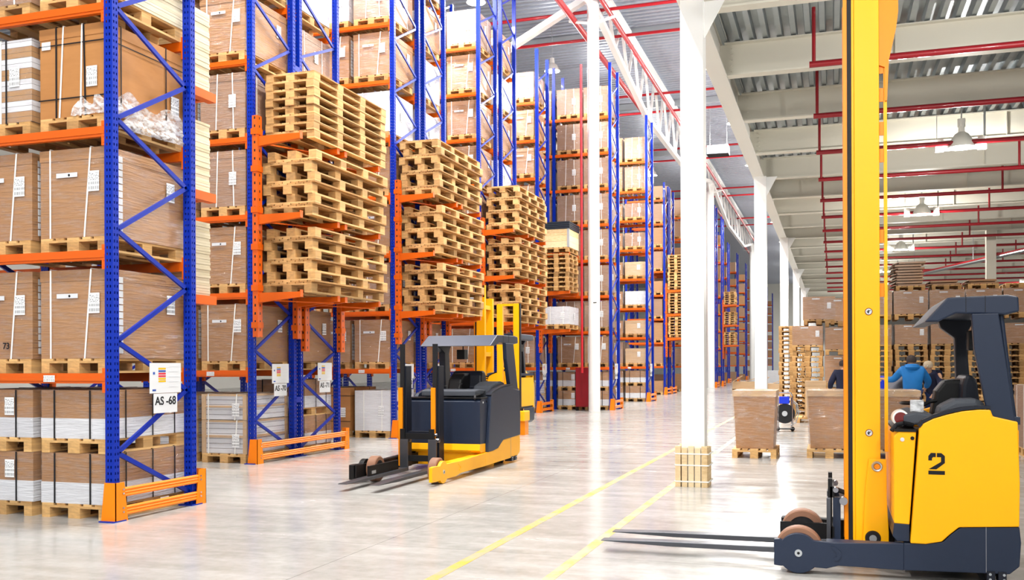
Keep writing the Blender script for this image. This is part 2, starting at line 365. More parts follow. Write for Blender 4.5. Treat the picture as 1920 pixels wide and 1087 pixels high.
# red sprinkler pipes right hall
for i in range(18):
    y=14.1-2.95*2+2.95*i+.0
    p=pipe([(-.3,y,5.7),(28,y,5.7)],.045,'dark red sprinkler pipe under the low ceiling, row %s from the camera'%(['one','two','three','four','five','six','seven','eight','nine','ten','eleven','twelve','thirteen','fourteen','fifteen','sixteen','seventeen','eighteen'][i]),'dark_red','sprinkler pipes under the low ceiling')
    if i<14:
        for x in (-.24,3.2+.12*i,6.6):
            MB().cyl((x,y,5.7),(x,y,6.5),.026,8).obj('drop_pipe','dark_red',p)
# ---------------- lamps ----------------
def shade_prof(): return [(.05,.42),(.06,.3),(.12,.26),(.19,.16),(.25,.0),(.245,.0),(.185,.155),(.11,.25),(.05,.29)]
def bell(x,y,lab):
    t=thing('bell_lamp',lab,'lamp',(x,y,5.62),0,'lamps under the low ceiling')
    MB().lathe(shade_prof(),seg=28).obj('lamp_shade','white_enamel',t,smooth=True)
    MB().lathe([(0.001,.1),(.09,.08),(.15,.12),(.001,.2)],seg=16).obj('bulb','lamp_glow',t,smooth=True)
    MB().cyl((0,0,.4),(0,0,.55),.07,12).obj('ballast','white_enamel',t)
    MB().cyl((0,0,.5),(0,0,.93),.012,8).obj('hanger','zinc',t)
    MB().box(-.45,-.3,.1,.2,-.02,.22).box(.3,.45,.1,.2,-.02,.22).box(-.45,.45,.17,.2,0,.2).obj('gear_tray','white_enamel',t)
    MB().cyl((-.42,.15,.2),(-.42,.15,.93),.006,6).cyl((.42,.15,.2),(.42,.15,.93),.02,8).obj('conduit','zinc',t)
for i,(x,y) in enumerate(LOW): 
    if y>10: bell(x,y,'white bell lamp under the low ceiling, '+ordn[i%9]+(' of the row above the foreground truck' if x<5 else ' of the farther row'))
hm_s=MB().lathe([(.08,.5),(.1,.3),(.2,.22),(.3,0),(.29,0),(.19,.21),(.05,.29)],seg=20).mesh('lamp_shade','white_enamel',True)
hm_b=MB().lathe([(.001,.06),(.2,.07),(.001,.2)],seg=16).mesh('bulb','lamp_glow')
hm_h=MB().cyl((0,0,.5),(0,0,1.84),.015,8).mesh('hanger','zinc')
for i,(x,y) in enumerate(HIGH+AISLE):  # the first fixture belongs to the added fill lamp behind the camera
    t=thing('high_bay_lamp',('round high bay lamp over the main aisle, '+(ordn+['eleventh','twelfth','thirteenth','fourteenth'])[i]+' from the camera') if i<len(HIGH) else ('round high bay lamp over a rack aisle, '+ordn[i-len(HIGH)]+' from the camera'),'lamp',(x,y,12.8),0,'high bay lamps')
    place('lamp_shade',hm_s,t); place('bulb',hm_b,t); place('hanger',hm_h,t)
# heater units
for i,(x,y,z) in enumerate(((-5.6,27.0,12.9),(-5.2,47,11.6))):
    t=thing('air_heater',('dark louvred heater unit hanging beside the truss, nearer one','dark louvred heater unit hanging beside the truss, farther one')[i],'heater',(x,y,z))
    MB().box(-.5,.5,-.4,.4,0,.4).obj('casing','zinc',t)
    m=MB()
    for q in range(12): m.box(-.5,.5,-.4+q*.068,-.36+q*.068,-.03,0)
    m.obj('louvre','black',t)
    MB().cyl((-.4,0,.4),(-.4,0,14.2-z),.01,6).cyl((.4,0,.4),(.4,0,14.2-z),.01,6).obj('hanger','zinc',t)

# ---------------- pallets ----------------
def eur_parts():
    top=MB(); 
    for y in (-.6,-.0725,.455): top.box(-.4,.4,y,y+.145,.1,.122)
    for x,w in ((-.4,.145),(-.215,.1),(-.0725,.145),(.115,.1),(.255,.145)): top.box(x,x+w,-.6,.6,.122,.144)
    bot=MB()
    for x,w in ((-.4,.1),(-.0725,.145),(.3,.1)): bot.box(x,x+w,-.6,.6,0,.022)
    bl=[]
    for x,w in ((-.4,.1),(-.0725,.145),(.3,.1)):
        for y in (-.6,-.0725,.455): bl.append((x,x+w,y,y+.145))
    return top,bot,bl
top,bot,bl=eur_parts()
me_top=top.mesh('top_deck','pallet_wood'); me_bot=bot.mesh('bottom_deck','pallet_wood')
me_bl=[MB().box(*b,.022,.1).mesh('block','pallet_wood') for b in bl]
def whole(z=1,mat='pallet_wood'):
    w=MB(); 
    for s in (top,bot):
        n=len(w.v); w.v+=s.v; w.f+=[tuple(n+i for i in f) for f in s.f]
    for b in bl: w.box(*b,.022,.1)
    return w.mesh('wooden_pallet',mat)
me_eur=whole(); me_eur_new=whole(mat='new_wood')
def pallet(x,y,z,lab,near=False,rz=0,grp='pallets under the loads',mesh=None,scale=None):
    if near:
        t=thing('wooden_pallet',lab,'pallet',(x,y,z),rz,grp)
        place('top_deck',me_top,t); place('bottom_deck',me_bot,t)
        for b in me_bl: place('block',b,t)
    else:
        t=tag(place('wooden_pallet',mesh or me_eur,None,(x,y,z),rz),lab,'pallet',grp)
    if scale: t.scale=scale
    return t
# long pallets: 0.86 x 2.5, blocks 3 x 4
LX=.43
lt=MB(); lb=MB(); lbl=[]
for y in (-1.25,-.5,.28,1.07): lt.box(-LX,LX,y,y+.18,.118,.14)
for i in range(6): x=-LX+i*.146; lt.box(x,x+.13,-1.25,1.25,.14,.162)
for x,w in ((-LX,.13),(-.075,.15),(LX-.13,.13)):
    lb.box(x,x+w,-1.25,1.25,0,.022)
    for y in (-1.25,-.5,.28,1.07): lbl.append((x,x+w,y,y+.18))
ml_top=lt.mesh('top_deck','long_wood' if 'long_wood' in M else 'pallet_wood'); ml_bot=lb.mesh('bottom_deck','pallet_wood')
ml_bl=[MB().box(*b,.022,.118).mesh('block','pallet_wood') for b in lbl]
w=MB()
for s in (lt,lb):
    n=len(w.v); w.v+=s.v; w.f+=[tuple(n+i for i in f) for f in s.f]
for b in lbl: w.box(*b,.022,.118)
ml_all=w.mesh('long_pallet','pallet_wood')
cnt={1:'bottom',2:'second lowest',3:'third from bottom',4:'fourth from bottom',5:'fifth from bottom',6:'sixth from bottom',7:'seventh from bottom',8:'eighth from bottom',9:'ninth from bottom',10:'tenth from bottom',11:'eleventh from bottom',12:'twelfth from bottom',13:'thirteenth from bottom',14:'fourteenth from bottom',15:'fifteenth from bottom'}
def longstack(x,y,z,n,pitch,where,near,nest=False,seed=0):
    r=random.Random(seed)
    for i in range(n):
        dx=(.06 if (nest and i%2) else 0)+r.uniform(-.012,.012); dy=r.uniform(-.02,.02)
        zs=pitch/.162; lab='long pallet, %s of the %s'%('topmost' if i==n-1 else cnt[i+1],where)
        flip=nest and i%2
        if near:
            t=thing('long_pallet',lab,'pallet',(x+dx,y+dy,z+i*pitch),0,'long pallets in the '+where)
            place('top_deck',ml_top,t); place('bottom_deck',ml_bot,t)
            for b in ml_bl: place('block',b,t)
        else:
            t=tag(place('long_pallet',ml_all,None,(x+dx,y+dy,z+i*pitch)),lab,'pallet','long pallets in the '+where)
        t.scale=(1,1,zs)
        if flip: t.rotation_euler=(math.pi,0,r.uniform(-.006,.006)); t.location.z+=pitch
        else: t.rotation_euler=(0,0,r.uniform(-.006,.006))
def eurstack(x,y,z,n,where,rz=0,pitch=.1445,seed=0,mat=None):
    r=random.Random(seed)
    for i in range(n):
        lab='wooden pallet, %s of the %s'%('topmost' if i==n-1 else cnt[i+1],where)
        pallet(x+r.uniform(-.02,.02),y+r.uniform(-.02,.02),z+i*pitch,lab,False,rz+r.uniform(-.01,.01),'pallets of the '+where)

# ---------------- loads ----------------
cache={}
def shell(w,d,z0,z1,off=.006,nx=10,ny=12,nz=14,amp=.006,seed=1):
    r=random.Random(seed); m=MB()
    def grid(o,u,v,nu,nv):
        n=len(m.v)
        for i in range(nu+1):
            for j in range(nv+1):
                p=Vector(o)+Vector(u)*(i/nu)+Vector(v)*(j/nv)
                e=0 if i in(0,nu) or j in (0,nv) else r.uniform(-.3,1)*amp
                nn=Vector(u).cross(Vector(v)).normalized(); m.v.append(tuple(p+nn*e))
        for i in range(nu):
            for j in range(nv):
                a=n+i*(nv+1)+j; m.f.append((a,a+nv+1,a+nv+2,a+1))
    x=w/2+off; y=d/2+off; h=z1-z0+off
    grid((-x,-y,z0),(2*x,0,0),(0,0,h),nx,nz); grid((x,-y,z0),(0,2*y,0),(0,0,h),ny,nz)
    grid((x,y,z0),(-2*x,0,0),(0,0,h),nx,nz); grid((-x,y,z0),(0,-2*y,0),(0,0,h),ny,nz)
    grid((-x,-y,z0+h),(2*x,0,0),(0,2*y,0),nx,ny)
    return m
def load_meshes(kind,w,d,h):
    key=(kind,w,d,h)
    if key in cache: return cache[key]
    L=[]; X=w/2; Y=d/2
    def ring(x,mat,dx=0): # strap round front, top, back
        m=MB(); s=.009; e=.009
        m.prism([(x-s,0),(x+s,0),(x+s+dx,h),(x-s+dx,h)],-Y-e-.003,-Y-e); m.box(x+dx-s,x+dx+s,-Y-e,Y+e,h+.006,h+.01); m.prism([(x-s,0),(x+s,0),(x+s+dx,h),(x-s+dx,h)],Y+e,Y+e+.003); return ('strap',m.mesh('strap',mat))
    def ringx(y,mat):
        s=.007; e=.009; m=MB(); m.box(X+e,X+e+.003,y-s,y+s,0,h).box(-X-e,X+e,y-s,y+s,h+.006,h+.01).box(-X-e-.003,-X-e,y-s,y+s,0,h); return ('strap',m.mesh('strap',mat))
    def label(x,z,sw=.065,sh=.1): return ('shipping_label',MB().box(x-sw,x+sw,-Y-.016,-Y-.013,z-sh,z+sh).mesh('shipping_label','label'))
    def labelx(y,z,sw=.065,sh=.1): return ('shipping_label',MB().box(X+.013,X+.016,y-sw,y+sw,z-sh,z+sh).mesh('shipping_label','label'))
    def base(mat,seams=True,lid=True):
        m=MB().box(-X,X,-Y,Y,0,h-.09 if lid else h); return m.mesh('carton',mat)
    def lid(mat): return ('lid',MB().box(-X-.006,X+.006,-Y-.006,Y+.006,h-.11,h).mesh('lid',mat))
    film=('stretch_film',shell(w,d,.0,h,seed=len(cache)).mesh('stretch_film','film'))
    if kind=='plain': # bare carton with dark and white straps
        root=base('cardboard'); L=[lid('cardboard'),ring(-.2,'black_strap'),ring(.16,'black_strap',-.02),ring(-.16,'white_strap',.05),ring(.1,'white_strap',.02),ringx(-.4,'black_strap'),ringx(.28,'black_strap'),label(.24,h*.42),labelx(.42,h*.35)]
        L.append(('cord',MB().box(-X-.01,X+.01,-Y-.012,-Y-.009,h*.8,h*.8+.012).box(-X-.01,X+.01,-Y-.012,-Y-.009,h*.2,h*.2+.012).box(X+.01,X+.013,-Y-.01,Y,h*.8,h*.8+.01).mesh('cord','black_strap')))
        L.append(('paper_slip',MB().box(-X+.03,-X+.14,-Y-.012,-Y-.01,h-.21,h-.13).mesh('paper_slip','paper')))
    elif kind=='wrap': # wrapped brown carton, lid, white straps
        root=base('cardboard_wrapped'); L=[lid('cardboard_wrapped'),film,ring(-.28,'white_strap',.0),ring(.14,'white_strap',.08),label(.26,h*.62),labelx(.34,h*.65)]
        L.append(('paper_slip',MB().box(-.2,.06,-Y-.016,-Y-.013,h*.68,h*.68+.045).mesh('paper_slip','paper')))
        L.append(('marker_dot',MB().cyl((-.04,-Y-.02,h*.705),(-.04,-Y-.012,h*.705),.012,10).mesh('marker_dot','ink')))
        m=MB()
        for i in range(11): m.box(X+.013,X+.015,-Y+.06,-Y+.2,.05+i*.07,.11+i*.07)
        L.append(('paper_slip',m.mesh('paper_slip','paper')))
    elif kind=='mauve':
        root=base('mauve_carton'); L=[lid('mauve_carton'),film,ring(-.12,'white_strap',.03),ring(.2,'white_strap',-.02),label(.18,h*.5),labelx(.1,h*.6),ringx(-.3,'white_strap'),ringx(.3,'white_strap')]
    elif kind=='two': # brown above white with black straps
        root=MB().box(-X,X,-Y,Y,h*.42,h).mesh('carton','cardboard_wrapped')
        L=[('white_tray',MB().box(-X-.004,X+.004,-Y-.004,Y+.004,0,h*.42).mesh('white_tray','white_carton')),film,ring(-.24,'black_strap'),ring(.2,'black_strap'),ringx(-.35,'black_strap'),ringx(.05,'black_strap'),ringx(.4,'black_strap')]
    elif kind=='twolab':
        root=load_meshes('two',w,d,h)[0]; L=list(load_meshes('two',w,d,h)[1])+[label(.12,h*.66,.06,.09)]
    elif kind=='banded':
        root=MB().box(-X,X,-Y,Y,0,h).mesh('carton','banded'); L=[film,ring(.02,'white_strap'),ring(.09,'black_strap'),label(.2,h*.55),ring(-.18,'black_strap')]
    elif kind=='slat': # two tiers of white flat packs in brown corner posts
        m=MB().box(-X+.02,X-.02,-Y+.02,Y-.02,0,h*.48).box(-X+.02,X-.02,-Y+.02,Y-.02,h*.55,h-.02); root=m.mesh('flat_packs','slatwhite')
        c=MB()
        for sx in (-1,1):
            for sy in (-1,1): c.box(sx*X-.05,sx*X+.05,sy*Y-.05,sy*Y+.05,0,h) if 0 else c.box(min(sx*X,sx*(X-.07)),max(sx*X,sx*(X-.07)),min(sy*Y,sy*(Y-.07)),max(sy*Y,sy*(Y-.07)),0,h)
        c.box(-X,X,-Y,Y,h*.48,h*.55).box(-X,X,-Y,Y,h-.03,h)
        L=[('corner_board',c.mesh('corner_board','cardboard_pale')),film,ring(-.28,'white_strap'),ring(.2,'white_strap',.04),label(.22,h*.4)]
    elif kind=='white':
        root=MB().box(-X,X,-Y,Y,0,h).mesh('carton','white_carton'); L=[film,ring(-.2,'white_strap'),ring(.22,'white_strap'),label(.2,h*.5),labelx(.0,h*.5)]
    elif kind=='pale':
        root=base('cardboard_pale'); L=[lid('cardboard_pale'),film,label(.15,h*.6)]
    elif kind=='boards':
        m=MB(); z=0; r=random.Random(3)
        while z<h-.02: 
            e=r.uniform(-.004,.006); m.box(-X-e,X+e,-Y-e,Y+e,z,z+.028); z+=.03
        root=m.mesh('board_stack','white_board')
    elif kind=='brown':
        root=base('cardboard_wrapped'); L=[film,label(.26,h*.6,.05,.08),('paper_slip',MB().box(-.18,.02,-Y-.016,-Y-.013,h*.88,h*.88+.03).mesh('paper_slip','paper')),('lid',MB().box(-X,X,-Y,Y,h-.09,h).mesh('lid','cardboard_wrapped'))]
    elif kind=='far':
        root=MB().box(-X,X,-Y,Y,0,h).mesh('carton','mauve_carton' if w<.801 else 'cardboard_wrapped'); L=[]
    cache[key]=(root,L); return cache[key]
DESC={'plain':'bare brown carton with black cords','wrap':'wrapped brown carton with white straps','mauve':'wrapped mauve-brown carton with white straps','two':'wrapped brown-over-white carton','twolab':'wrapped brown-over-white carton with label','banded':'carton in brown and white bands','slat':'tiers of white flat packs','white':'white wrapped load','pale':'pale wrapped carton','boards':'stack of pale boards','far':'distant brown carton'}
NAME={'boards':'board_stack','slat':'flat_pack_load'}
def load(kind,x,y,z,where,w=.82,d=1.18,h=.88,rz=0,parts=True,label=None,grp=None):
    root,L=load_meshes(kind,w,d,h)
    o=place(NAME.get(kind,'carton'),root,None,(x,y,z),rz)
    tag(o,label or '%s, %s'%(DESC[kind],where),'carton' if kind not in('boards',) else 'boards',grp or 'cartons on the racks')
    if parts:
        for n,me in L: place(n,me,o)
    return o

# ---------------- racks ----------------
LV=[0]+[1.44+1.2*i for i in range(9)]
LW=['ground level','first shelf','second shelf','third shelf','fourth shelf','fifth shelf','sixth shelf','seventh shelf','eighth shelf','ninth shelf']
PX,PY=.10,.08
def rack(nm,lab,xe,y0,y1,nlev,top,bays=1,near=True,guards=True,bayw=1.95,first=1,mirror=False):
    t=thing('pallet_rack',lab,'rack',(xe,y0,0),0,'pallet racks of the high hall'); D=y1-y0
    postm=MB(); a,b=PX/2,PY/2
    n=0
    postm.v=[(-a,-b,0),(a,-b,0),(a,b,0),(-a,b,0),(-a,-b,top),(a,-b,top),(a,b,top),(-a,b,top)]
    postm.f=[(0,1,5,4),(1,2,6,5),(2,3,7,6),(3,0,4,7)]
    pm=postm.mesh('post','post')
    for i in range(bays+1):
        x=-PX/2-i*(bayw)
        fr=place('upright_frame',MB().box(-.09,.09,-.09,.09,0,.012).box(-.09,.09,D-PY-.09,D-PY+.09,0,.012).mesh('upright_frame','blue'),t,(x,PY/2,0))
        place('post',pm,fr,(0,0,0)); place('post',pm,fr,(0,D-PY,0))
        z=.16; k=0; big=MB()
        ys=(.06,D-PY-.06)
        while z<top-.6:
            z2=z+.5 if k%2==0 else z+.59
            ya,yb=(ys[1],ys[0]) if (k%2==0)!=mirror else (ys[0],ys[1])
            if near: MB().bar((0,ya,z),(0,yb,z2),.028,.045).obj('brace','blue',fr)
            else: big.bar((0,ya,z),(0,yb,z2),.028,.045)
            z=z2; k+=1
        if not near: big.obj('brace','blue',fr)
    bw=bayw-PX
    bm=MB().box(-bw/2,bw/2,-.025,.025,-.1,0).box(-bw/2,bw/2,-.035,-.025,-.075,-.045).mesh('shelf_beam','orange')
    cm=MB().box(-.004,.035,-.03,.03,-.19,.05)
    for q in range(4): cm.cyl((.02,-.03,-.16+q*.055),(.02,-.037,-.16+q*.055),.006,6)
    cm1=cm.mesh('beam_connector','orange')
    sl=MB().box(-.07,.07,-.0375,-.036,-.085,-.02).mesh('location_label','label')
    for i in range(bays):
        xc=-PX-bw/2-i*bayw
        for l in range(first,nlev+1):
            if LV[l]>top-.3: continue
            for yy,s in ((.03,1),(D-.03,-1)):
                bmo=place('shelf_beam',bm,t,(xc,yy,LV[l]))
                if s<0: bmo.rotation_euler=(0,0,math.pi)
                if near:
                    for sx in (-1,1): 
                        c=place('beam_connector',cm1,bmo,((bw/2-.03) if sx>0 else (-bw/2),0,0))
                if l==1 and s>0:
                    place('location_label',sl,bmo,(.25,0,0)); place('location_label',sl,bmo,(-.5,0,0))
    return t
me_bolt=MB().cyl((0,0,0),(.011,0,0),.011,8).mesh('bolt','chrome')
def guard(t,y0,y1,ox=0):
    # end-of-aisle guard: two angle plates joined by double rails; local to the rack
    g=place('end_guard',None,t,(ox,0,0))
    for s,y in ((1,y0),(-1,y1)):
        yy=lambda v: y+s*v
        poly=[(-.12,.0),(.05,.0),(.05,.36),(-.09,.36)]
        m=MB().prism([(-.12,0),(.055,0),(.055,.38),(-.08,.38)],min(y,yy(.008)),max(y,yy(.008)))
        P=[(yy(0),0),(yy(.17),0),(yy(.12),.38),(yy(0),.38)]
        m.prism(P,.047,.055,'x')
        m.obj('guard_plate','guard_orange',g)
        for z in (.09,.13,.27,.31): 
            place('bolt',me_bolt,g,(.055,yy(.1),z))
    for z in (.1,.28):
        r=[(.03,z-.045),(.045,z-.045),(.055,z-.03),(.045,z-.012),(.055,z),(.045,z+.012),(.055,z+.03),(.045,z+.045),(.03,z+.045)]
        m=MB(); n=len(r)
        m.prism(r,min(y0,y1)+.12,max(y0,y1)-.12,'y'); m.obj('guard_rail','guard_orange',g)
def sign(t,ya,z,txt,sw=.49,sh=.31,bw=.37,bh=.2,s=.12):
    # printed sheet and number card on the rack end, facing the aisle (+x)
    p=MB().box(.02,.024,ya,ya+sw,z-sh,z).obj('notice_sheet','paper',t)
    x0,x1=.0241,.0255
    for q,c in enumerate(('s_yellow','s_blue','s_red','s_red','s_yellow','s_yellow')):
        MB().box(x0,x1,ya+sw*.27,ya+sw*.5,z-sh*.16-q*.026-.018,z-sh*.16-q*.026).obj('colour_bar',c,p)
    g=MB().box(x0,x1,ya+sw*.1,ya+sw*.16,z-sh*.38,z-sh*.3).box(x0,x1,ya+sw*.08,ya+sw*.19,z-sh*.93,z-sh*.87)
    g.obj('small_print','s_blue',p)
    m=MB()
    for q in range(5): m.box(x0,x1,ya+sw*.6,ya+sw*.92,z-sh*(.12+q*.17)-.0015,z-sh*(.12+q*.17))
    m.obj('small_print','s_grey',p)
    c=MB().box(.02,.0235,ya+sw*.12,ya+sw*.12+bw,z-sh-bh-.005,z-sh-.005).obj('number_card','paper',t)
    text(txt,s,'ink',c,(.0245,ya+sw*.12+bw/2,z-sh-bh*.42),(math.pi/2,0,math.pi/2))
def sleeve_arms(t,ys,zs,reach,zb,ztop,width=.13):
    # orange perforated sleeves on the end posts with arms reaching into the main aisle
    for y in ys:
        z=zb; 
        sl=MB().box(.0,.09,y-.065,y+.065,zb,ztop)
        o=MB().box(-.045,.045,-.065,.065,zb,ztop).obj('arm_sleeve','sleeve',t,(.045,y,0))
        for zj in zs:
            for zc in (zj+.02,zj-.55): MB().box(-.065,.055,-.075,.075,zc,zc+.09).obj('collar','orange',o)
            a=MB().prism([(.09,zj-.16),(reach,zj-.09),(reach,zj-.01),(.09,zj-.01)],y-.04,y+.04)
            a.box(reach-.01,reach,y-.04,y+.04,zj-.01,zj+.02)
            a.obj('pallet_arm','orange',t)
    if len(ys)>1:
        for zj in zs:
            MB().bar((.15,ys[0],zj-.12),(reach-.1,ys[-1],zj-.12),.03,.02).obj('arm_tie','orange',t)

# AS-68
r68=rack('r68','blue and orange pallet rack AS-68, nearest rack at the left edge',-6.59,7.57,8.84,9,7.4,bays=2)
guard(r68,-.015,1.39,-.02); sign(r68,.49,1.54,'AS -68')
def shelf(rk,xe,yc,lev,slots,kinds,near=True,h=None,dz=0,depth=1.18):
    for i,kd in zip(slots,kinds):
        if not kd: continue
        x=xe-PX-.455-(.88*i)-(.14 if i>=2 else 0)-(.05*(i>0)); z=LV[lev]
        sl=('end slot','second slot','third slot','fourth slot')[i]
        w='%s of the %s, %s'%(LW[lev],rk,sl)
        if kd=='stack2' or kd=='stack2b' or kd=='stack2c':
            k2='twolab' if (i==1) else 'two'
            if kd=='stack2c': k2='slat'
            pallet(x,yc,z,'lower pallet on '+w,near); load(k2,x,yc,z+.144,'lower one on '+w,h=.5 if kd!='stack2c' else .52)
            if kd=='stack2c': load('slat',x,yc,z+.67,'upper one on '+w,h=.4); continue
            pallet(x,yc,z+.646,'upper pallet on '+w,near); load(k2,x,yc,z+.79,'upper one on '+w,h=.48)
            continue
        pallet(x,yc,z,'pallet on '+w,near)
        load(kd,x,yc,z+.145,w,h=h or {'plain':.9,'banded':.84,'wrap':.88,'mauve':.86,'slat':.8,'white':.84,'pale':.6,'boards':.7}.get(kd,.86))
yc=8.25
shelf('nearest rack',-6.59,yc,0,(0,1),('stack2','stack2')); shelf('nearest rack',-6.59,yc,1,(0,1),('wrap','wrap')); shelf('nearest rack',-6.59,yc,2,(0,1),('wrap','wrap'))
shelf('nearest rack',-6.59,yc,3,(0,1),('plain','banded')); shelf('nearest rack',-6.59,yc,4,(0,1),('boards','mauve'))
for o in [o for o in bpy.data.objects if o.get('label','').endswith('first shelf of the nearest rack, second slot') and o['category']=='carton']:
    text('73',.09,'ink',o,(.09,-.612,.13),(math.pi/2,0,0),'hand_written_number')
# board stacks carried behind AS-68
for i,(z,h) in enumerate(((2.3,.85),(3.46,.82),(4.6,.95))):
    load('boards',-7.27,9.16,z,'',w=1.0,d=.36,h=h,label='tall stack of pale boards behind rack AS-68, %s of three'%('lowest','middle','topmost')[i],grp='board stacks behind rack AS-68')
    for x in (-.12,-.9): MB().box(x-.05,x+.05,1.29,1.74,z-.1,z-.002).box(x-.05,x+.05,1.275,1.33,z-.35,z).obj('pallet_arm','orange',r68,(0,0,0))
    MB().box(-1.0,-.08,1.66,1.72,z-.08,z-.01).obj('arm_tie','orange',r68)
# loose film heaped at the foot of the tall bare carton
def crumple(name,pts,lab,r=.02):
    m=MB(); rr=random.Random(11)
    n=len(pts)
    nu=26
    for (ax,ay,az),(bx,by,bz),hh in pts:
        n0=len(m.v); nv=8
        for i in range(nu+1):
            t=i/nu
            for j in range(nv+1):
                s=j/nv; env=math.sin(math.pi*min(1,max(0,t)))**.6
                m.v.append((ax+(bx-ax)*t+rr.uniform(-.005,.005)+.02*math.sin(s*7),ay+(by-ay)*t+rr.uniform(-.005,.005)+.03*math.sin(t*17+s*5)*s,az+(bz-az)*t+s*hh*env*(.7+.3*math.sin(t*9))+rr.uniform(-.004,.004)))
        for i in range(nu):
            for j in range(nv):
                a=n0+i*(nv+1)+j; m.f.append((a,a+nv+1,a+nv+2,a+1))
    return tag(m.obj(name,'loose_film',smooth=True),lab,'plastic film')
crumple('loose_film',[((-7.12,7.63,3.985),(-6.74,7.63,3.99),.26),((-6.71,7.62,3.99),(-6.71,8.85,3.99),.36),((-6.69,7.8,3.86),(-6.69,8.8,3.9),.3)],'crumpled clear plastic film slumped round the foot of the bare carton on rack AS-68')
# AS-70 / AS-71
ST=[2.64,3.84,5.04]
r70=rack('r70','blue and orange pallet rack AS-70 behind the first rack',-8.44,12.72,13.97,9,12.0,bays=2)
r71=rack('r71','blue and orange pallet rack AS-71, back to back with rack AS-70',-8.44,14.1,15.46,9,12.0,bays=2,mirror=True)
guard(r70,-.015,2.93,.02); 
sign(r70,.48,1.54,'AS -70'); sign(r71,.52,1.56,'AS -71')
sleeve_arms(r70,(.05,1.2),ST,.82,1.95,5.35); sleeve_arms(r71,(.07,1.3),ST,.82,1.75,5.3)
k70=[('slat','slat'),('wrap','wrap'),('wrap','two'),('mauve','mauve'),('mauve','wrap'),('wrap','mauve'),('wrap','wrap')]
for l,kk in enumerate(k70):
    if l==0: shelf('second rack',-8.44,13.34,0,(0,1),('stack2c','stack2c'))
    else: shelf('second rack',-8.44,13.34,l,(0,1),kk)
k71=['two','wrap','wrap','mauve','white','mauve','white']
for l,kk in enumerate(k71): shelf('third rack',-8.44,14.78,l,(0,),(kk if l else 'stack2',),h=None)
LXC=-8.04
longstack(LXC+.02,14.35,5.04,8,.13,'upper stack on the arms of the second rack',True,False,1)
longstack(LXC,14.3,3.84,6,.168,'middle stack on the arms of the second rack',True,True,2)
longstack(LXC,14.3,2.64,6,.168,'lower stack on the arms of the second rack',True,True,3)
for z in (.9,3.4,6.4): MB().box(-.08,.0,1.25,1.38,z,z+.09).obj('row_spacer','blue',r70)
# AS-72 / AS-73
r72=rack('r72','blue and orange pallet rack AS-72 behind the moving forklift',-8.59,18.07,19.4,8,13.0,bays=1)
r73=rack('r73','blue and orange pallet rack AS-73 back to back with rack AS-72',-8.59,19.62,20.88,8,13.0,bays=1,mirror=True)
guard(r72,-.02,2.95,.02); sign(r72,.38,1.54,'AS -72'); sign(r73,.42,1.54,'AS -73')
sleeve_arms(r72,(.07,1.35),ST,.85,1.95,5.35); sleeve_arms(r73,(.1,1.25),ST,.85,1.95,5.3)
k72=[('white','plain'),('wrap','wrap'),('mauve','wrap'),('wrap','mauve'),('wrap','wrap'),('white','wrap'),('wrap','wrap'),('mauve','white'),('wrap','wrap')]
for l,kk in enumerate(k72): shelf('fourth rack',-8.59,18.72,l,(0,1),kk,near=(l<5))
for l,kk in enumerate(['slat','wrap','white','white','mauve','white','white','wrap','white']): shelf('fifth rack',-8.59,20.25,l,(0,),(kk,),near=False)
longstack(-8.17,19.6,5.04,7,.165,'upper stack on the arms of the fourth rack',True,True,4)
longstack(-8.15,19.65,3.84,6,.165,'middle stack on the arms of the fourth rack',True,True,5)
longstack(-8.15,19.65,2.64,6,.165,'lower stack on the arms of the fourth rack',True,True,6)
# AS-74 / 75
r74=rack('r74','blue and orange pallet rack with the third set of arm-borne pallet stacks',-8.7,23.45,24.85,8,12.2,bays=1,near=False)
r75=rack('r75','blue and orange pallet rack back to back behind the third set of pallet stacks',-8.7,25.2,26.5,8,12.2,bays=1,near=False)
guard(r74,-.1,3.1,.05); sleeve_arms(r74,(.07,1.3),ST,.9,1.9,5.35); sleeve_arms(r75,(.1,1.2),ST,.9,1.9,5.3)
for l,kk in enumerate(['white','wrap','wrap','mauve','wrap','wrap','wrap','wrap','mauve']): shelf('sixth rack',-8.7,24.15,l,(0,1),(kk,'mauve'),near=False)
for l,kk in enumerate(['slat','wrap','white','white','white','white','wrap','white','wrap']): shelf('seventh rack',-8.7,25.85,l,(0,),(kk,),near=False)
longstack(-8.2,25.0,5.04,7,.165,'upper stack of the third rack pair',False,True,7)
longstack(-8.2,25.0,3.84,6,.165,'middle stack of the third rack pair',False,True,8)
longstack(-8.2,25.0,2.64,6,.165,'lower stack of the third rack pair',False,True,9)
# rack in front of the round column
r76=rack('r76','tall blue and orange rack just left of the nearest round column',-8.8,29.0,30.25,8,11.5,bays=1,near=False); guard(r76,-.08,1.35,.04)
sign(r76,.3,1.55,'AS -76'); sleeve_arms(r76,(.07,1.15),ST,1.0,1.9,4.9)
for l,kk in enumerate(['slat','mauve','mauve','wrap','wrap','wrap','wrap','wrap','mauve']): shelf('eighth rack',-8.8,29.6,l,(0,),(kk,),near=False,h=.8)
xx,yy_=-8.2,29.5
pallet(xx,yy_,2.64,'pallet under the wrapped pale load on the lowest arms by the round column'); load('white',xx,yy_,2.785,'',h=.55,label='low white wrapped load on the lowest arms beside the round column')
eurstack(xx,yy_,3.84,8,'stack on the middle arms beside the round column',seed=3)
pallet(xx,yy_,5.04,'pallet under the wooden crate beside the nearest round column')
t=thing('wooden_crate','pale wooden crate with a black slatted lid high beside the round column','crate',(xx,yy_,5.186))
m=MB()
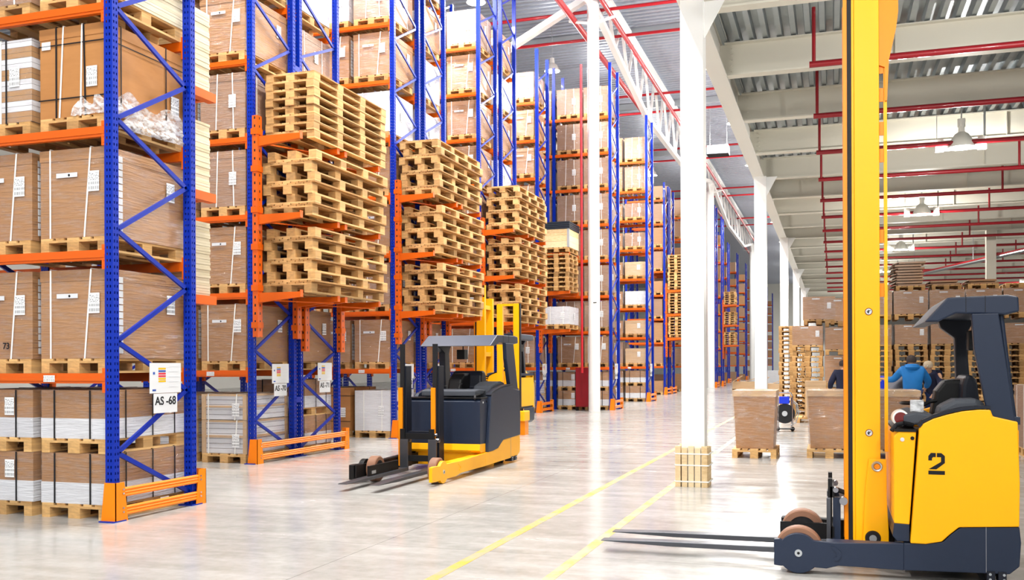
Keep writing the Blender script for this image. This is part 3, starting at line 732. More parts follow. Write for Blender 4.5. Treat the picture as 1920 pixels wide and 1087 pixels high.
for q in range(3): m.box(-.42,.42,-.6,-.57,q*.19,q*.19+.185); m.box(-.42,.42,.57,.6,q*.19,q*.19+.185); m.box(.39,.42,-.57,.57,q*.19,q*.19+.185); m.box(-.42,-.39,-.57,.57,q*.19,q*.19+.185)
m.box(-.4,.4,-.57,.57,0,.02); m.obj('crate_wall','new_wood',t)
MB().box(.36,.43,-.61,-.56,0,.57).obj('corner_iron','zinc',t)
m=MB()
for q in range(4): m.box(-.44,.44,-.62,.62,.575+q*.06,.62+q*.06)
m.box(-.42,.42,-.6,.6,.58,.8); m.obj('crate_lid','crate_black',t)
# rack behind the round column
r78=rack('r78','blue and orange rack whose end guard stands right of the nearest round column',-6.98,31.4,32.65,8,11.6,bays=2,near=False); guard(r78,-.08,1.35,.04); sign(r78,.3,1.55,'AS -78')
rr=random.Random(5)
for l in range(9):
    ks=('stack2','stack2','stack2') if l==0 else tuple(rr.choice(('mauve','mauve','wrap','mauve')) for _ in range(3))
    shelf('ninth rack',-6.98,32.05,l,(0,1,2),ks,near=False)
# next rack
r79=rack('r79','tall blue and orange rack with wrapped loads left of the big square column',-7.15,38.9,40.25,8,11.7,bays=1,near=False); guard(r79,-.08,1.4,.04); sign(r79,.3,1.55,'AS -79')
for l in range(9):
    shelf('tenth rack',-7.15,39.6,l,(0,1),(('stack2','stack2') if l==0 else ('pale','mauve') if l in (1,) else (('pale' if l!=3 else 'white','wrap') if l<5 else ('mauve','wrap'))),near=False,h=None if l in (0,1,7,8) else .55)
    
# farther racks
far=[(-8.0,48.3,49.6,10.7),(-8.0,50.0,51.3,10.7),(-8.0,54.5,55.8,10.7),(-7.3,64.0,65.3,12.0),(-7.3,68.0,69.3,11.8),(-8.1,73.5,74.8,11.5),(-8.1,80,81.3,11.5),(-8.1,88,89.3,11.5),(-8.1,97,98.3,11.5),(-8.0,106,107.3,11.5),(-8,116,117.3,11.5),(-8,127,128.3,11.5),(-8,139,140.3,11.5)]
fw=['first','second','third','fourth','fifth','sixth','seventh','eighth','ninth','tenth','eleventh','twelfth','thirteenth']
for i,(xe,y0,y1,tp) in enumerate(far):
    t=rack('far','distant blue and orange rack, %s beyond the rack left of the big square column'%fw[i],xe,y0,y1,8,tp,bays=1,near=False)
    guard(t,-.08,1.4,.04)
    for l in range(9):
        z=LV[l]
        if z+1>tp+1: continue
        for s in range(2 if i in (3,4) else 1):
            x=xe-PX-.455-.9*s
            w='%s, %s distant rack%s'%(LW[l],fw[i],', inner slot' if s else '')
            if i<5: pallet(x,(y0+y1)/2,z,'pallet on '+w)
            load('far',x,(y0+y1)/2,z+(.145 if i<5 else .002),w,w=.8 if (l+i)%2 else .82,h=.85 if (l*3+i)%4 else .55,parts=False,label='brown carton, '+w)
eurstack(-7.48,48.95,5.3,12,'tall pallet stack on the first distant rack end',seed=21)
eurstack(-7.48,48.95,4.1,7,'middle pallet stack on the first distant rack end',seed=22)
eurstack(-7.45,48.95,2.9,7,'lower pallet stack on the first distant rack end',seed=23)
fr=[o for o in bpy.data.objects if o.name.startswith('pallet_rack') and abs(o.location.y-48.3)<.01][0]
sleeve_arms(fr,(.07,1.2),[2.88,4.08,5.28],1.0,1.9,5.6)
fr2=[o for o in bpy.data.objects if o.name.startswith('pallet_rack') and abs(o.location.y-68)<.01][0]
sleeve_arms(fr2,(.07,1.2),[2.88,4.28,5.68],1.0,1.9,6.0)
for q,z in enumerate((2.9,4.3,5.7)): eurstack(-6.8,68.65,z,6,('lower','middle','upper')[q]+' pallet stack on the fifth distant rack end',seed=30+q)
# red cabinet
t=thing('hose_cabinet','tall red fire hose cabinet in front of the rack by the round column','cabinet',(-7.86,30.85,0))
MB().box(-.24,.24,0,.3,.12,1.42).obj('cabinet_body','dark_red',t,bev=.01); MB().box(-.22,.22,-.012,0,.14,1.4).obj('cabinet_door','dark_red',t); MB().box(-.24,-.2,.02,.28,0,.12).box(.2,.24,.02,.28,0,.12).obj('cabinet_leg','black',t)
t=thing('hose_cabinet','small red fire cabinet beyond the second round column','cabinet',(-8.6,70,0))
MB().box(-.35,.35,0,.3,0,1.9).obj('cabinet_body','dark_red',t)


# ---------------- reach trucks ----------------
def arc(cx,cz,r,a0,a1,n=10): return [(cx+r*math.cos(math.radians(a0+(a1-a0)*i/n)),cz+r*math.sin(math.radians(a0+(a1-a0)*i/n))) for i in range(n+1)]
def reach_truck(label,loc,rz=0,k=1.0,body='yellow',base='navy',mast=4.7,mastmat='yellow',digit=True,scale=1,seat=True,group=None):
    # local axes: x along the forks (forks point to -x), y across, z up; k stretches the length
    t=thing('reach_truck',label,'forklift',loc,rz,group); t.scale=(scale,)*3
    X=lambda x:(x-.35)*k
    P=lambda pts:[(X(a),b) for a,b in pts]
    yn,yf=-.6,.6
    wx=X(-.24)
    # legs with wheel plates
    for s,y0,y1 in ((-1,yn,yn+.045),(1,yf-.12,yf-.05)):
        top=[(X(-.41),.24),(X(-.37),.245)]+arc(wx,.15,.14,142,42)+[(X(-.1),.24),(X(0),.235),(X(.4605),.256)]
        bot=[(X(.4605),.07),(X(.03),.075),(X(-.05),.05)]+arc(wx,.15,.145,-42,-138)+[(X(-.36),.05),(X(-.41),.055)]
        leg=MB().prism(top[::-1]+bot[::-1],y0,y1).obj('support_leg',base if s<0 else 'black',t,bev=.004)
        if s<0:
            MB().box(X(-.05),X(.458),yn+.045,yn+.17,.09,.235).obj('leg_beam',base,leg)
            MB().cyl((wx,yn-.008,.15),(wx,yn+.001,.15),.026,20).obj('axle_cap','zinc',leg)
            MB().cyl((wx,yn-.010,.15),(wx,yn-.007,.15),.010,12).obj('axle_bolt','black',leg)
            MB().prism([(X(-.02),.21),(X(.01),.21),(X(.05),.17),(X(.05),.14),(X(.03),.11),(X(0),.11),(X(0),.13),(X(.02),.14),(X(.02),.165),(X(0),.18)],yn-.006,yn+.001).obj('lashing_eye',base,leg)
        else:
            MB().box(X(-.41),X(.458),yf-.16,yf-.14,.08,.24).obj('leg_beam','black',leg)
        yw=yn+.06 if s<0 else yf-.33
        wy0,wy1=(yn+.05,yn+.16) if s<0 else (yf-.30,yf-.18)
        w=place('load_wheel',None,t,(0,0,0))
        MB().lathe([(.112,wy0),(.155,wy0),(.165,wy0+.01),(.165,wy1-.01),(.155,wy1),(.112,wy1)],(wx,0,.165),36,'y').obj('tread','tread',w,smooth=True)
        MB().lathe([(.001,wy0+.02),(.09,wy0+.02),(.114,wy0+.004),(.114,wy1-.004),(.09,wy1-.02),(.001,wy1-.02)],(wx,0,.165),36,'y').obj('hub','steel',w,smooth=True)
    # far leg inner box seen over the near leg
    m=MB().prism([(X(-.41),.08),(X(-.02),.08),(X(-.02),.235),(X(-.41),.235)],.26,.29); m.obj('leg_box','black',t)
    MB().box(X(-.38),X(-.33),.255,.262,.13,.17).obj('rating_plate','zinc',t)
    # chassis
    c=[(X(.46),.07),(X(1.12),.085),(X(1.18),.14),(X(1.19),.3),(X(1.18),.405),(X(.82),.385),(X(.76),.335),(X(.71),.28),(X(.6),.262),(X(.46),.258)]
    MB().prism(c[::-1],yn,yf).obj('chassis',base,t,bev=.006)
    MB().box(X(.975),X(.979),yn-.0015,yn,.09,.4).obj('panel_joint','steel',t)
    cast=place('castor_bracket',MB().box(X(.98),X(1.03),yn-.01,yn+.1,.03,.1).box(X(1.05),X(1.10),yn-.01,yn+.1,.03,.1).mesh('castor_bracket','navy_dark'),t)
    for x in (1.0,1.085):
        for z in (.045,.08): MB().cyl((X(x),yn-.016,z),(X(x),yn-.01,z),.009,8).obj('bolt','zinc',cast)
    MB().cyl((X(1.0),yn+.15,.06),(X(1.0),yn+.28,.06),.06,18).obj('castor','rubber',t)
    MB().cyl((X(.85),.05,.12),(X(.85),.22,.12),.12,24).obj('drive_wheel','rubber',t)
    # body panel
    b=[(.502,.262),(.6,.262),(.70,.283),(.755,.338),(.81,.387),(1.178,.408),(1.182,.7),(1.17,1.11),(1.02,1.145),(1.005,1.19),(.93,1.19),(.83,1.178),(.74,1.155),(.65,1.125),(.585,1.09),(.562,1.05)]
    pn=MB().prism(P(b)[::-1],yn-.012,yn+.06).obj('body_panel',body,t,bev=.008)
    MB().prism(P(b)[::-1],yf-.06,yf).obj('body_panel',body,t,bev=.008)
    MB().prism(P([(.52,.3),(1.16,.41),(1.165,1.0),(.6,1.0)])[::-1],yn+.06,yf-.06).obj('motor_housing','navy_dark',t)
    tr=[(.56,1.07),(.585,1.105),(.65,1.14),(.74,1.17),(.83,1.193),(.93,1.205),(1.005,1.205)]
    tl=MB()
    for a,b_ in zip(tr,tr[1:]): tl.bar((X(a[0]),yn+.03,a[1]),(X(b_[0]),yn+.03,b_[1]),.09,.02)
    tl.obj('armrest_trim','navy_dark',t)
    MB().box(X(1.178),X(1.186),yn+.05,yf-.05,.45,1.05).obj('rear_cover',body,t)
    if digit:
        y0,y1=yn-.0145,yn-.0118
        d=MB(); o=lambda a,b:(X(a),b)
        d.prism([o(.618,.838),o(.618,.868),o(.634,.89),o(.665,.89),o(.665,.862),o(.648,.862),o(.641,.853),o(.641,.838)][::-1],y0,y1)
        d.prism([o(.672,.89),o(.70,.89),o(.722,.87),o(.722,.822),o(.668,.778),o(.620,.778),o(.698,.83),o(.698,.862),o(.672,.862)][::-1],y0,y1)
        d.prism([o(.618,.742),o(.722,.742),o(.722,.768),o(.618,.768)],y0,y1)
        d.obj('stencil_number','ink',pn)
    # battery box
    MB().prism(P([(.40,.39),(.5,.385),(.545,1.03),(.43,1.03),(.40,.99)])[::-1],yn+.03,yf-.03).obj('battery_box',body,t,bev=.006)
    MB().prism(P([(.39,.30),(.42,.265),(.5,.265),(.5,.385),(.40,.39)])[::-1],yn+.03,yf-.03).obj('battery_skirt',base,t,bev=.004)
    MB().box(X(.405),X(.545),yn+.02,yf-.02,1.03,1.045).obj('battery_lid','black',t)
    MB().cyl((X(.455),yn+.024,.975),(X(.455),yn+.03,.975),.014,14).obj('round_sticker','paper',t)
    MB().cyl((X(.52),yn+.022,.985),(X(.52),yn+.03,.985),.013,14).obj('lock','black',t)
    MB().tube([(X(.39),yn+.1,1.03),(X(.42),yn+.12,1.07),(X(.47),yn+.1,1.085),(X(.53),yn+.14,1.07)],.016,8).obj('cable','rubber',t,smooth=True)
    # mast
    MH=mast
    mx=lambda a:(a-.35)
    moff=X(.16)-mx(.16)
    mx=lambda a:(a-.35)+moff
    for s,ya in ((-1,-.17),(1,.32)):
        mn=MB().prism([(mx(.155),.1),(mx(.33),.1),(mx(.33),MH),(mx(.155),MH)],ya,ya+.09).obj('outer_mast',mastmat,t,bev=.004)
        MB().box(mx(.138),mx(.154),ya+.015,ya+.08,.12,MH+.3).obj('middle_mast',mastmat,mn)
        MB().box(mx(.108),mx(.136),ya+.02,ya+.075,.12,MH+.3).obj('hose_run','rubber',mn)
        MB().box(mx(.078),mx(.106),ya+.03,ya+.09,.12,max(1.2,MH-.35)).obj('inner_mast','orange_yellow',mn)
        if s<0 and digit:
            for z in (1.89,.99):
                st=MB().cyl((mx(.252),ya-.003,z),(mx(.252),ya,z),.027,24).obj('warning_sticker','glass_red',mn)
                MB().cyl((mx(.252),ya-.005,z),(mx(.252),ya-.002,z),.022,24).obj('sticker_face','paper',st)
                MB().box(mx(.246),mx(.254),ya-.007,ya-.004,z-.013,z+.012).bar((mx(.25),ya-.006,z),(mx(.265),ya-.006,z+.01),.005).bar((mx(.25),ya-.006,z-.012),(mx(.24),ya-.006,z+.004),.005).obj('pictogram','ink',st)
            MB().prism([(mx(.205),.17),(mx(.215),.4),(mx(.228),.62),(mx(.248),.80),(mx(.37),.80),(mx(.372),.5),(mx(.385),.262),(mx(.385),.17)][::-1],ya-.03,ya-.008).obj('mast_foot_plate',mastmat,mn,bev=.004)
            ring=MB().lathe([(.0,-.04),(.02,-.042),(.024,-.03)],(mx(.305),ya,.745),20,'y'); ring.obj('pivot_bolt','orange_yellow',mn,smooth=True)
            MB().lathe([(.024,-.04),(.034,-.044),(.04,-.03),(.04,-.02)],(mx(.305),ya,.745),24,'y').obj('pivot_ring','zinc',mn,smooth=True)
            MB().lathe([(.0,-.052),(.026,-.052),(.026,-.035)],(mx(.275),ya,.215),20,'y').obj('roller_pin','zinc',mn,smooth=True)
            MB().lathe([(.026,-.046),(.05,-.046),(.056,-.03)],(mx(.275),ya,.215),24,'y').obj('roller','rubber',mn,smooth=True)
    for z in (.5,1.5,2.5,3.5,4.4):
        if z<MH-.1: MB().box(mx(.2),mx(.3),-.08,.32,z,z+.09).obj('mast_crosshead',mastmat,t)
    if digit:
        rp=MB().box(mx(.362),mx(.386),-.13,-.105,.85,3.72).obj('lift_pipe',mastmat,t)
        MB().prism([(mx(.30),MH+.0),(mx(.30),3.73),(mx(.37),3.70),(mx(.372),3.45),(mx(.386),3.45),(mx(.40),3.75),(mx(.45),3.98),(mx(.465),4.1),(mx(.465),MH)][::-1],-.15,-.10).obj('head_bracket','orange_yellow',t)
        for z in (3.66,3.45,3.2,3.0,2.4,2.0): MB().box(mx(.33),mx(.364),-.13,-.12,z,z+.1).obj('pipe_clip','orange_yellow',t)
    # carriage
    car=place('fork_carriage',None,t)
    cx=moff
    for y in (-.17,.26):
        MB().box(cx-.39,cx-.36,y,y+.07,.13,.64).obj('carriage_plate','black',car)
        MB().box(cx-.355,cx-.30,y+.005,y+.08,.13,.5).obj('carriage_block','navy',car)
        MB().cyl((cx-.335,y-.03,.56),(cx-.335,y+.02,.56),.02,12).cyl((cx-.28,y-.04,.48),(cx-.28,y+.02,.48),.03,12).obj('guide_roller','steel',car)
    MB().box(cx-.375,cx-.345,-.17,.33,.5,.58).box(cx-.375,cx-.345,-.17,.33,.2,.28).obj('carriage_bar','black',car)
    MB().cyl((cx-.33,-.14,.56),(cx-.24,-.1,.52),.018,10).cyl((cx-.26,-.1,.7),(cx-.26,-.1,.4),.012,8).obj('hydraulic_hose','rubber',car,smooth=True)
    L=-2.13*1.0
    for y in (-.21,.21):
        f=MB().prism([(cx-.40,.07),(cx-.40,.115),(cx-1.7,.105),(cx+L,.093),(cx+L,.086),(cx-1.6,.07)][::-1],y,y+.12)
        f.box(cx-.40,cx-.37,y,y+.12,.07,.5); f.obj('fork','fork_steel',t,bev=.004)
    # overhead guard
    r=[(.60,1.79),(.745,1.955),(1.12,1.965),(1.185,1.95),(1.19,1.85),(1.1,1.83),(.80,1.845),(.69,1.79)]
    g=MB(); n=len(r)
    for y,ins in ((yn+.03,.0),(yf-.05,.0)):
        g.v+=[(X(a),y,b_) for a,b_ in r]
    g.f=[tuple(range(n)),tuple(range(2*n-1,n-1,-1))]+[((i+1)%n,i,n+i,n+(i+1)%n) for i in range(n)]
    gg=g.obj('overhead_guard','navy',t,bev=.012)
    for x in (.86,.98): MB().box(X(x),X(x)+.003,yn+.028,yn+.032,1.85,1.96).obj('guard_joint','black',gg)
    MB().prism(P([(.895,1.84),(.91,1.6),(.985,1.195),(1.0,1.12),(1.16,1.10),(1.12,1.4),(1.06,1.84)]),yn+.01,yn+.07).obj('guard_post','navy',t,bev=.006)
    MB().tube([(X(1.085),yn+.1,1.84),(X(1.165),yn+.1,1.12)],.017,10).obj('guard_stay','navy',t,smooth=True)
    MB().box(X(1.13),X(1.19),yn+.02,yf-.05,1.09,1.14).obj('stay_foot','navy',t)
    MB().prism(P([(.78,1.85),(.80,1.78),(.90,1.70),(.92,1.05),(1.03,1.05),(.985,1.68),(1.0,1.76),(1.05,1.85)]),yf-.18,yf-.08).obj('guard_post','navy_dark',t,bev=.01)
    mo=MB().box(X(.965),X(1.04),.15,.28,1.6,1.75).obj('monitor','black',t,bev=.01)
    MB().cyl((X(1.0),.2,1.75),(X(1.0),.2,1.84),.01,8).obj('monitor_arm','black',mo)
    # cabin
    MB().prism(P([(.70,1.0),(.98,1.0),(1.0,1.2),(.98,1.36),(.955,1.42),(.9,1.42),(.88,1.35),(.87,1.16),(.74,1.14)]),-.2,.28).obj('seat_back' if 0 else 'seat','navy_dark',t,bev=.03)
    MB().prism(P([(.67,1.0),(.99,1.0),(.99,1.235),(.93,1.26),(.80,1.255),(.70,1.20)]),yn+.1,-.22).obj('side_console','seat_grey',t,bev=.03)
    MB().prism(P([(.68,1.05),(.98,1.05),(.97,1.35),(.93,1.385),(.78,1.38),(.72,1.3)]),-.02,.2).obj('backrest','seat_grey' if 0 else 'black',t,bev=.035)
    MB().prism(P([(.47,1.06),(.62,1.08),(.68,1.14),(.55,1.16),(.47,1.14)]),yn+.16,yf-.2).obj('dashboard','seat_grey',t,bev=.015)
    MB().tube([(X(.56),-.1,1.16),(X(.68),-.02,1.22),(X(.76),.0,1.23)],.014,8).obj('grab_handle','black',t,smooth=True)
    sw=MB().lathe([(.085,-.012),(.1,0),(.085,.012)],(X(.58),.2,1.2),24).obj('steering_wheel','black',t,smooth=True)
    if digit:
        ro=place('film_roll',None,t)
        MB().lathe([(.0,-.11),(.042,-.11),(.048,-.09),(.048,.06),(.0,.06)],(X(.455),-.32,1.115),28,'y').obj('red_lens','glass_red',ro,smooth=True)
        MB().lathe([(.044,-.104),(.056,-.1),(.058,.04),(.045,.05)],(X(.455),-.32,1.115),28,'y').obj('lamp_ring','white_enamel',ro,smooth=True)
        ro.name='work_lamp'
        MB().box(X(.53),X(.62),-.25,-.22,1.14,1.24).obj('clear_sleeve','loose_film',t)
    return t
reach_truck('big yellow reach truck with stencilled 2, parked in the foreground with forks on the floor',(.35,7.77,0))
reach_truck('yellow reach truck standing in the rack aisle behind the moving one, black guard',(-8.0,22.1,0),0,1.0,mast=2.75,digit=False,scale=1.15)
reach_truck('dark reach truck with yellow chassis driving along the aisle past the fourth rack',(-5.3,12.6,0),math.pi/2,2.2,body='navy',base='yellow',mast=1.5,mastmat='navy_dark',digit=False)
# stacker with a two-post yellow mast
t=thing('pallet_stacker','yellow stacker with a two-post mast beside the moving reach truck','stacker',(-6.78,19.9,0))
k9=lambda m,n,mat,b=0: m.obj(n,mat,t,bev=b)
for x in (-.21,.17): k9(MB().box(x,x+.13,-.04,.04,.35,2.85),'mast_post','yellow')
k9(MB().box(.30,.325,-.03,.05,.35,2.85),'mast_cable','black'); k9(MB().box(-.08,.17,-.03,.03,1.42,1.45),'mast_tie','yellow'); k9(MB().box(-.08,.17,-.03,.03,2.8,2.85),'mast_tie','yellow')
k9(MB().box(.04,.14,.05,.12,.4,1.7),'lift_cylinder','black')
k9(MB().box(-.38,.36,-.32,.12,.28,.56),'body','yellow',.02); k9(MB().box(.2,.50,-.3,.1,.3,.52),'battery_case','yellow',.02); k9(MB().box(-.2,.12,-.40,-.3,.08,.42),'front_cover','orange_yellow',.01)
k9(MB().cyl((.35,-.1,.52),(.35,-.1,.58),.06,14),'cap','black'); k9(MB().box(.32,.48,-.2,.05,.0,.32),'leg','orange_yellow'); k9(MB().box(-.35,-.25,-.2,.05,0,.3),'leg','orange_yellow')
k9(MB().tube([(-.1,-.33,.5),(-.05,-.37,.52),(.05,-.37,.52),(.1,-.33,.5)],.015,8),'handle','black')
# ---------------- floor loads on the right ----------------
def floorload(x,y,lab1,lab2,h=.93,w=.64,rz=0,sc=(.86,.86,1.0)):
    pallet(x,y,0,lab1,True,rz,'new pallets on the open floor',scale=sc)
    for o in bpy.data.objects:
        pass
    X0,X1=w/2-.03,w/2+.01; m=MB(); D0,D1=.38,.42
    n=0; m.v=[(-X0,-D0,0),(X0,-D0,0),(X0,D0,0),(-X0,D0,0),(-X1,-D1,h),(X1,-D1,h),(X1,D1,h),(-X1,D1,h)]
    m.f=[(0,3,2,1),(4,5,6,7),(0,1,5,4),(1,2,6,5),(2,3,7,6),(3,0,4,7)]
    o=m.obj('carton','cardboard_wrapped',None,(x,y,.146)); o.rotation_euler=(0,0,rz); tag(o,lab2,'carton','wrapped cartons on the open floor')
    MB().box(-X1-.012,X1+.012,-D1-.012,D1+.012,h-.09,h+.006).obj('lid','cardboard_pale',o)
    f=shell(1,1,0,h-.005,off=.0,amp=.02,seed=9)
    sm=MB(); sm.f=f.f
    for a,b,c in f.v:
        q=c/h; sm.v.append((a*2*((X0+.018)*(1-q)+(X1+.018)*q),b*2*((D0+.022)*(1-q)+(D1+.022)*q),c*1.012))
    sm.obj('stretch_film','film2',o,smooth=True)
floorload(-1.205,16.3,'pale pallet under the wrapped carton nearest the timber-wrapped column','tall wrapped carton on the floor beside the timber-wrapped column')
floorload(-.06,16.62,'pale pallet under the wrapped carton partly hidden by the yellow mast','tall wrapped carton on the floor, partly hidden by the yellow mast')
floorload(.96,16.7,'pale pallet under the wrapped carton behind the battery box','wrapped carton on the floor seen between the mast and the truck seat')
pallet(3.3,17.4,0,'pallet under the mauve load past the rear of the foreground truck',True,grp='lone floor pallets'); load('mauve',3.3,17.4,.146,'',label='wrapped mauve load on the floor past the rear of the foreground truck',h=1.0,grp='lone floor loads')
# tall box near the stacks
pallet(-.48,26.2,0,'low pallet under the tall plain box in front of the pallet wall',False,scale=(1.1,.8,1),grp='lone floor pallets')
load('pale',-.43,26.1,.146,'',w=.5,d=.6,h=.92,label='tall plain beige box standing in front of the pallet wall',grp='lone floor loads',parts=False)
MB().box(-.258,.258,-.31,.31,.8,.925).obj('lid','cardboard_pale',[o for o in bpy.data.objects if o.get('label','').startswith('tall plain beige')][0])
# strapping cart
t=thing('strapping_cart','chrome strapping cart with a black reel and blue box behind the wrapped carton','cart',(-1.03,22.3,0))
MB().tube([(-.17,0,.08),(-.17,0,.8),(-.13,0,.87),(.13,0,.87),(.17,0,.8),(.17,0,.12)],.013,8).obj('frame','chrome',t,smooth=True)
MB().tube([(-.14,.15,.06),(-.14,.15,.75),(.14,.15,.75),(.14,.15,.06)],.011,8).obj('frame','chrome',t,smooth=True)
MB().cyl((0,.02,.4),(0,.14,.4),.22,30).obj('reel','rubber',t,smooth=True); MB().cyl((0,.0,.4),(0,.02,.4),.06,16).obj('reel_hub','zinc',t)
MB().box(-.12,.1,0,.12,.62,.78).obj('tool_box','jacket_bright',t,bev=.01); MB().box(-.2,.2,-.05,.2,.05,.07).obj('base_plate','black',t)
for x in (-.16,.16): MB().cyl((x,.18,.05),(x,.21,.05),.05,14).obj('wheel','rubber',t)
MB().tube([(.17,.05,.7),(.27,.05,.62),(.3,.05,.4),(.24,.05,.2),(.12,.05,.14)],.01,8).tube([(.17,.08,.66),(.24,.08,.6),(.26,.08,.42),(.2,.08,.25)],.01,8).obj('hose','zinc',t,smooth=True)
# pallet wall
cw=['first','second','third','fourth','fifth','sixth','seventh','eighth','ninth']
xs=[-.66,.2,1.08,1.96,2.84,3.72,4.6,5.48]
for i,x in enumerate(xs):
    w=cw[i]+' column of the pallet wall'
    y=28.0
    n=14 if i!=1 else 7
    eurstack(x,y,0,n,w,seed=40+i)
    z=n*.1445+.002
    if i==1:
        load('brown',x,y,z,'',h=.72,label='crinkled wrapped carton low in the second column of the pallet wall',grp='cartons of the pallet wall'); z+=.74
        pallet(x,y,z,'pallet between the two cartons in the second wall column',grp='wall pallets'); z+=.146
    load('brown',x,y,z,'',w=.8,h=.52 if i!=1 else .6,label='low brown carton on the '+w,grp='cartons of the pallet wall'); z=2.68 if i!=1 else z+.62
    if i==0: z=2.58
    xo=x+.3 if i==0 else x
    pallet(xo,y+.1,z,'pallet under the topmost carton, '+w,grp='wall pallets')
    load('brown',xo,y+.1,z+.146,'',w=.84,h=.62,label='topmost large wrapped carton on the '+w,grp='cartons of the pallet wall'); z+=.77
    if i>=2:
        pallet(x,y+.1,z+.0,'flat-lying pallet on the very top of the '+w,grp='wall pallets',scale=(.9,.9,.9))
        n=9 if i==3 else (2 if i<6 else 0)
        r=random.Random(i)
        for q in range(n):
            m=MB().box(-.3-.06*(q%2),.3+.06*((q+1)%2),-.4,.4,0,.05)
            m.prism([(-.3-.06*(q%2),.03),(-.45-.04*r.random(),-.03 if q else .0),(-.45,.0 if q else .02),(-.3,.05)],-.4,.4)
            tag(m.obj('flat_carton','cardboard_wrapped',None,(x+r.uniform(-.03,.03),y+.1,z+.132+q*.075)),'folded flat carton, %s on the %s'%('topmost' if q==n-1 else cnt[q+1],w),'flat carton','folded cartons on top of the pallet wall')
eurstack(-1.27,33.0,0,15,'pallet stack behind the pallet wall',seed=60)
eurstack(-1.27,33.0,15*.1445,4,'short pile on the stack behind the wall',seed=61)
# low timber piles behind the workers
for i,(x,y) in enumerate(((2.6,24.2),(3.6,24.6))):
    for q in range(6):
        tag(MB().box(-.45,.45,-.5,.5,0,.09).box(-.5,.4,-.45,.45,.09,.1).obj('timber_bundle','pallet_wood',None,(x+.04*(q%2),y,.012+.13*q)),'bundle of flat timber, %s of the %s pile beside the workers'%(cnt[q+1],('nearer','farther')[i]),'timber','timber piles beside the workers')
        tag(MB().box(-.45,-.38,-.5,.5,0,.012).box(.36,.43,-.5,.5,0,.012).obj('timber_spacer','pallet_wood',None,(x,y,.13*q)),'thin timber spacers under the %s bundle, %s pile'%(cnt[q+1],('nearer','farther')[i]),'timber','timber spacers') if q==0 else None
# open cartons far down the aisle
for i,(x,y,c) in enumerate(((-4.75,55.5,'left'),(-2.95,50,'right'))):
    pallet(x,y,0,'pallet under the open cartons beside the %s square column'%('second' if i==0 else 'third'),grp='lone floor pallets',rz=.3,scale=(1.4,1,1))
    t=thing('open_carton','torn open flat carton on a pallet, '+('before' if i==0 else 'just past')+' the second square column','carton',(x,y,.146))
    MB().box(-.6,.6,-.5,.5,0,.4).obj('tray','cardboard_pale',t); MB().bar((-.55,-.3,.42),(-.1,-.3,.72),.9,.03).bar((.1,.1,.42),(.62,.1,.58),.8,.03).obj('flap','cardboard_pale',t)
for i,(x,y) in enumerate(((-4.6,84),(-3.2,86))):
    load('white',x,y,0,'',h=1.0,w=1.6,parts=False,label=('left','right')[i]+' white load standing far down the main aisle floor',grp='far white loads')
# far column and cable tray in the low hall
tag(MB().box(4.95,5.25,36,36.3,0,6.03).obj('square_column','steel_dirty'),'shaded square column rising behind the pallet wall','column')
t=thing('cable_tray','metal cable tray with tubes running under the low ceiling behind the pallet wall','tray',(0,0,0))
MB().bar((9.2,24,5.1),(2.9,44,5.15),.3,.04).obj('tray_bed','zinc',t)
for q in (-.1,0,.1): MB().cyl((9.2+q,24,5.16),(2.9+q,44,5.21),.03,8).obj('tube','red_pipe' if q else 'zinc',t)
for q in (.1,.4,.7,.95): MB().cyl((9.2-6.3*q,24+20*q,5.15),(9.2-6.3*q,24+20*q,6.5),.012,6).obj('hanger','zinc',t)

# beyond 300 pallets the farthest ones become one object
ps=[o for o in bpy.data.objects if o.type=='MESH' and o.parent is None and o.name.startswith('wooden_pallet')]
np_=len([o for o in bpy.data.objects if o.parent is None and o.name.startswith('wooden_pallet')])
ps.sort(key=lambda o:-(Vector(o.location).length)); ex=ps[:max(0,np_-299)]
if ex:
    m=MB()
    for o in ex:
        n=len(m.v); mt=Matrix.LocRotScale(o.location,o.rotation_euler,o.scale)
        m.v+=[tuple(mt@v.co) for v in o.data.vertices]; m.f+=[tuple(n+i for i in p.vertices) for p in o.data.polygons]
        bpy.data.objects.remove(o)
    o=m.obj('distant_pallets','pallet_wood'); tag(o,'the remaining wooden pallets far down the racks','pallets'); o['kind']='stuff'
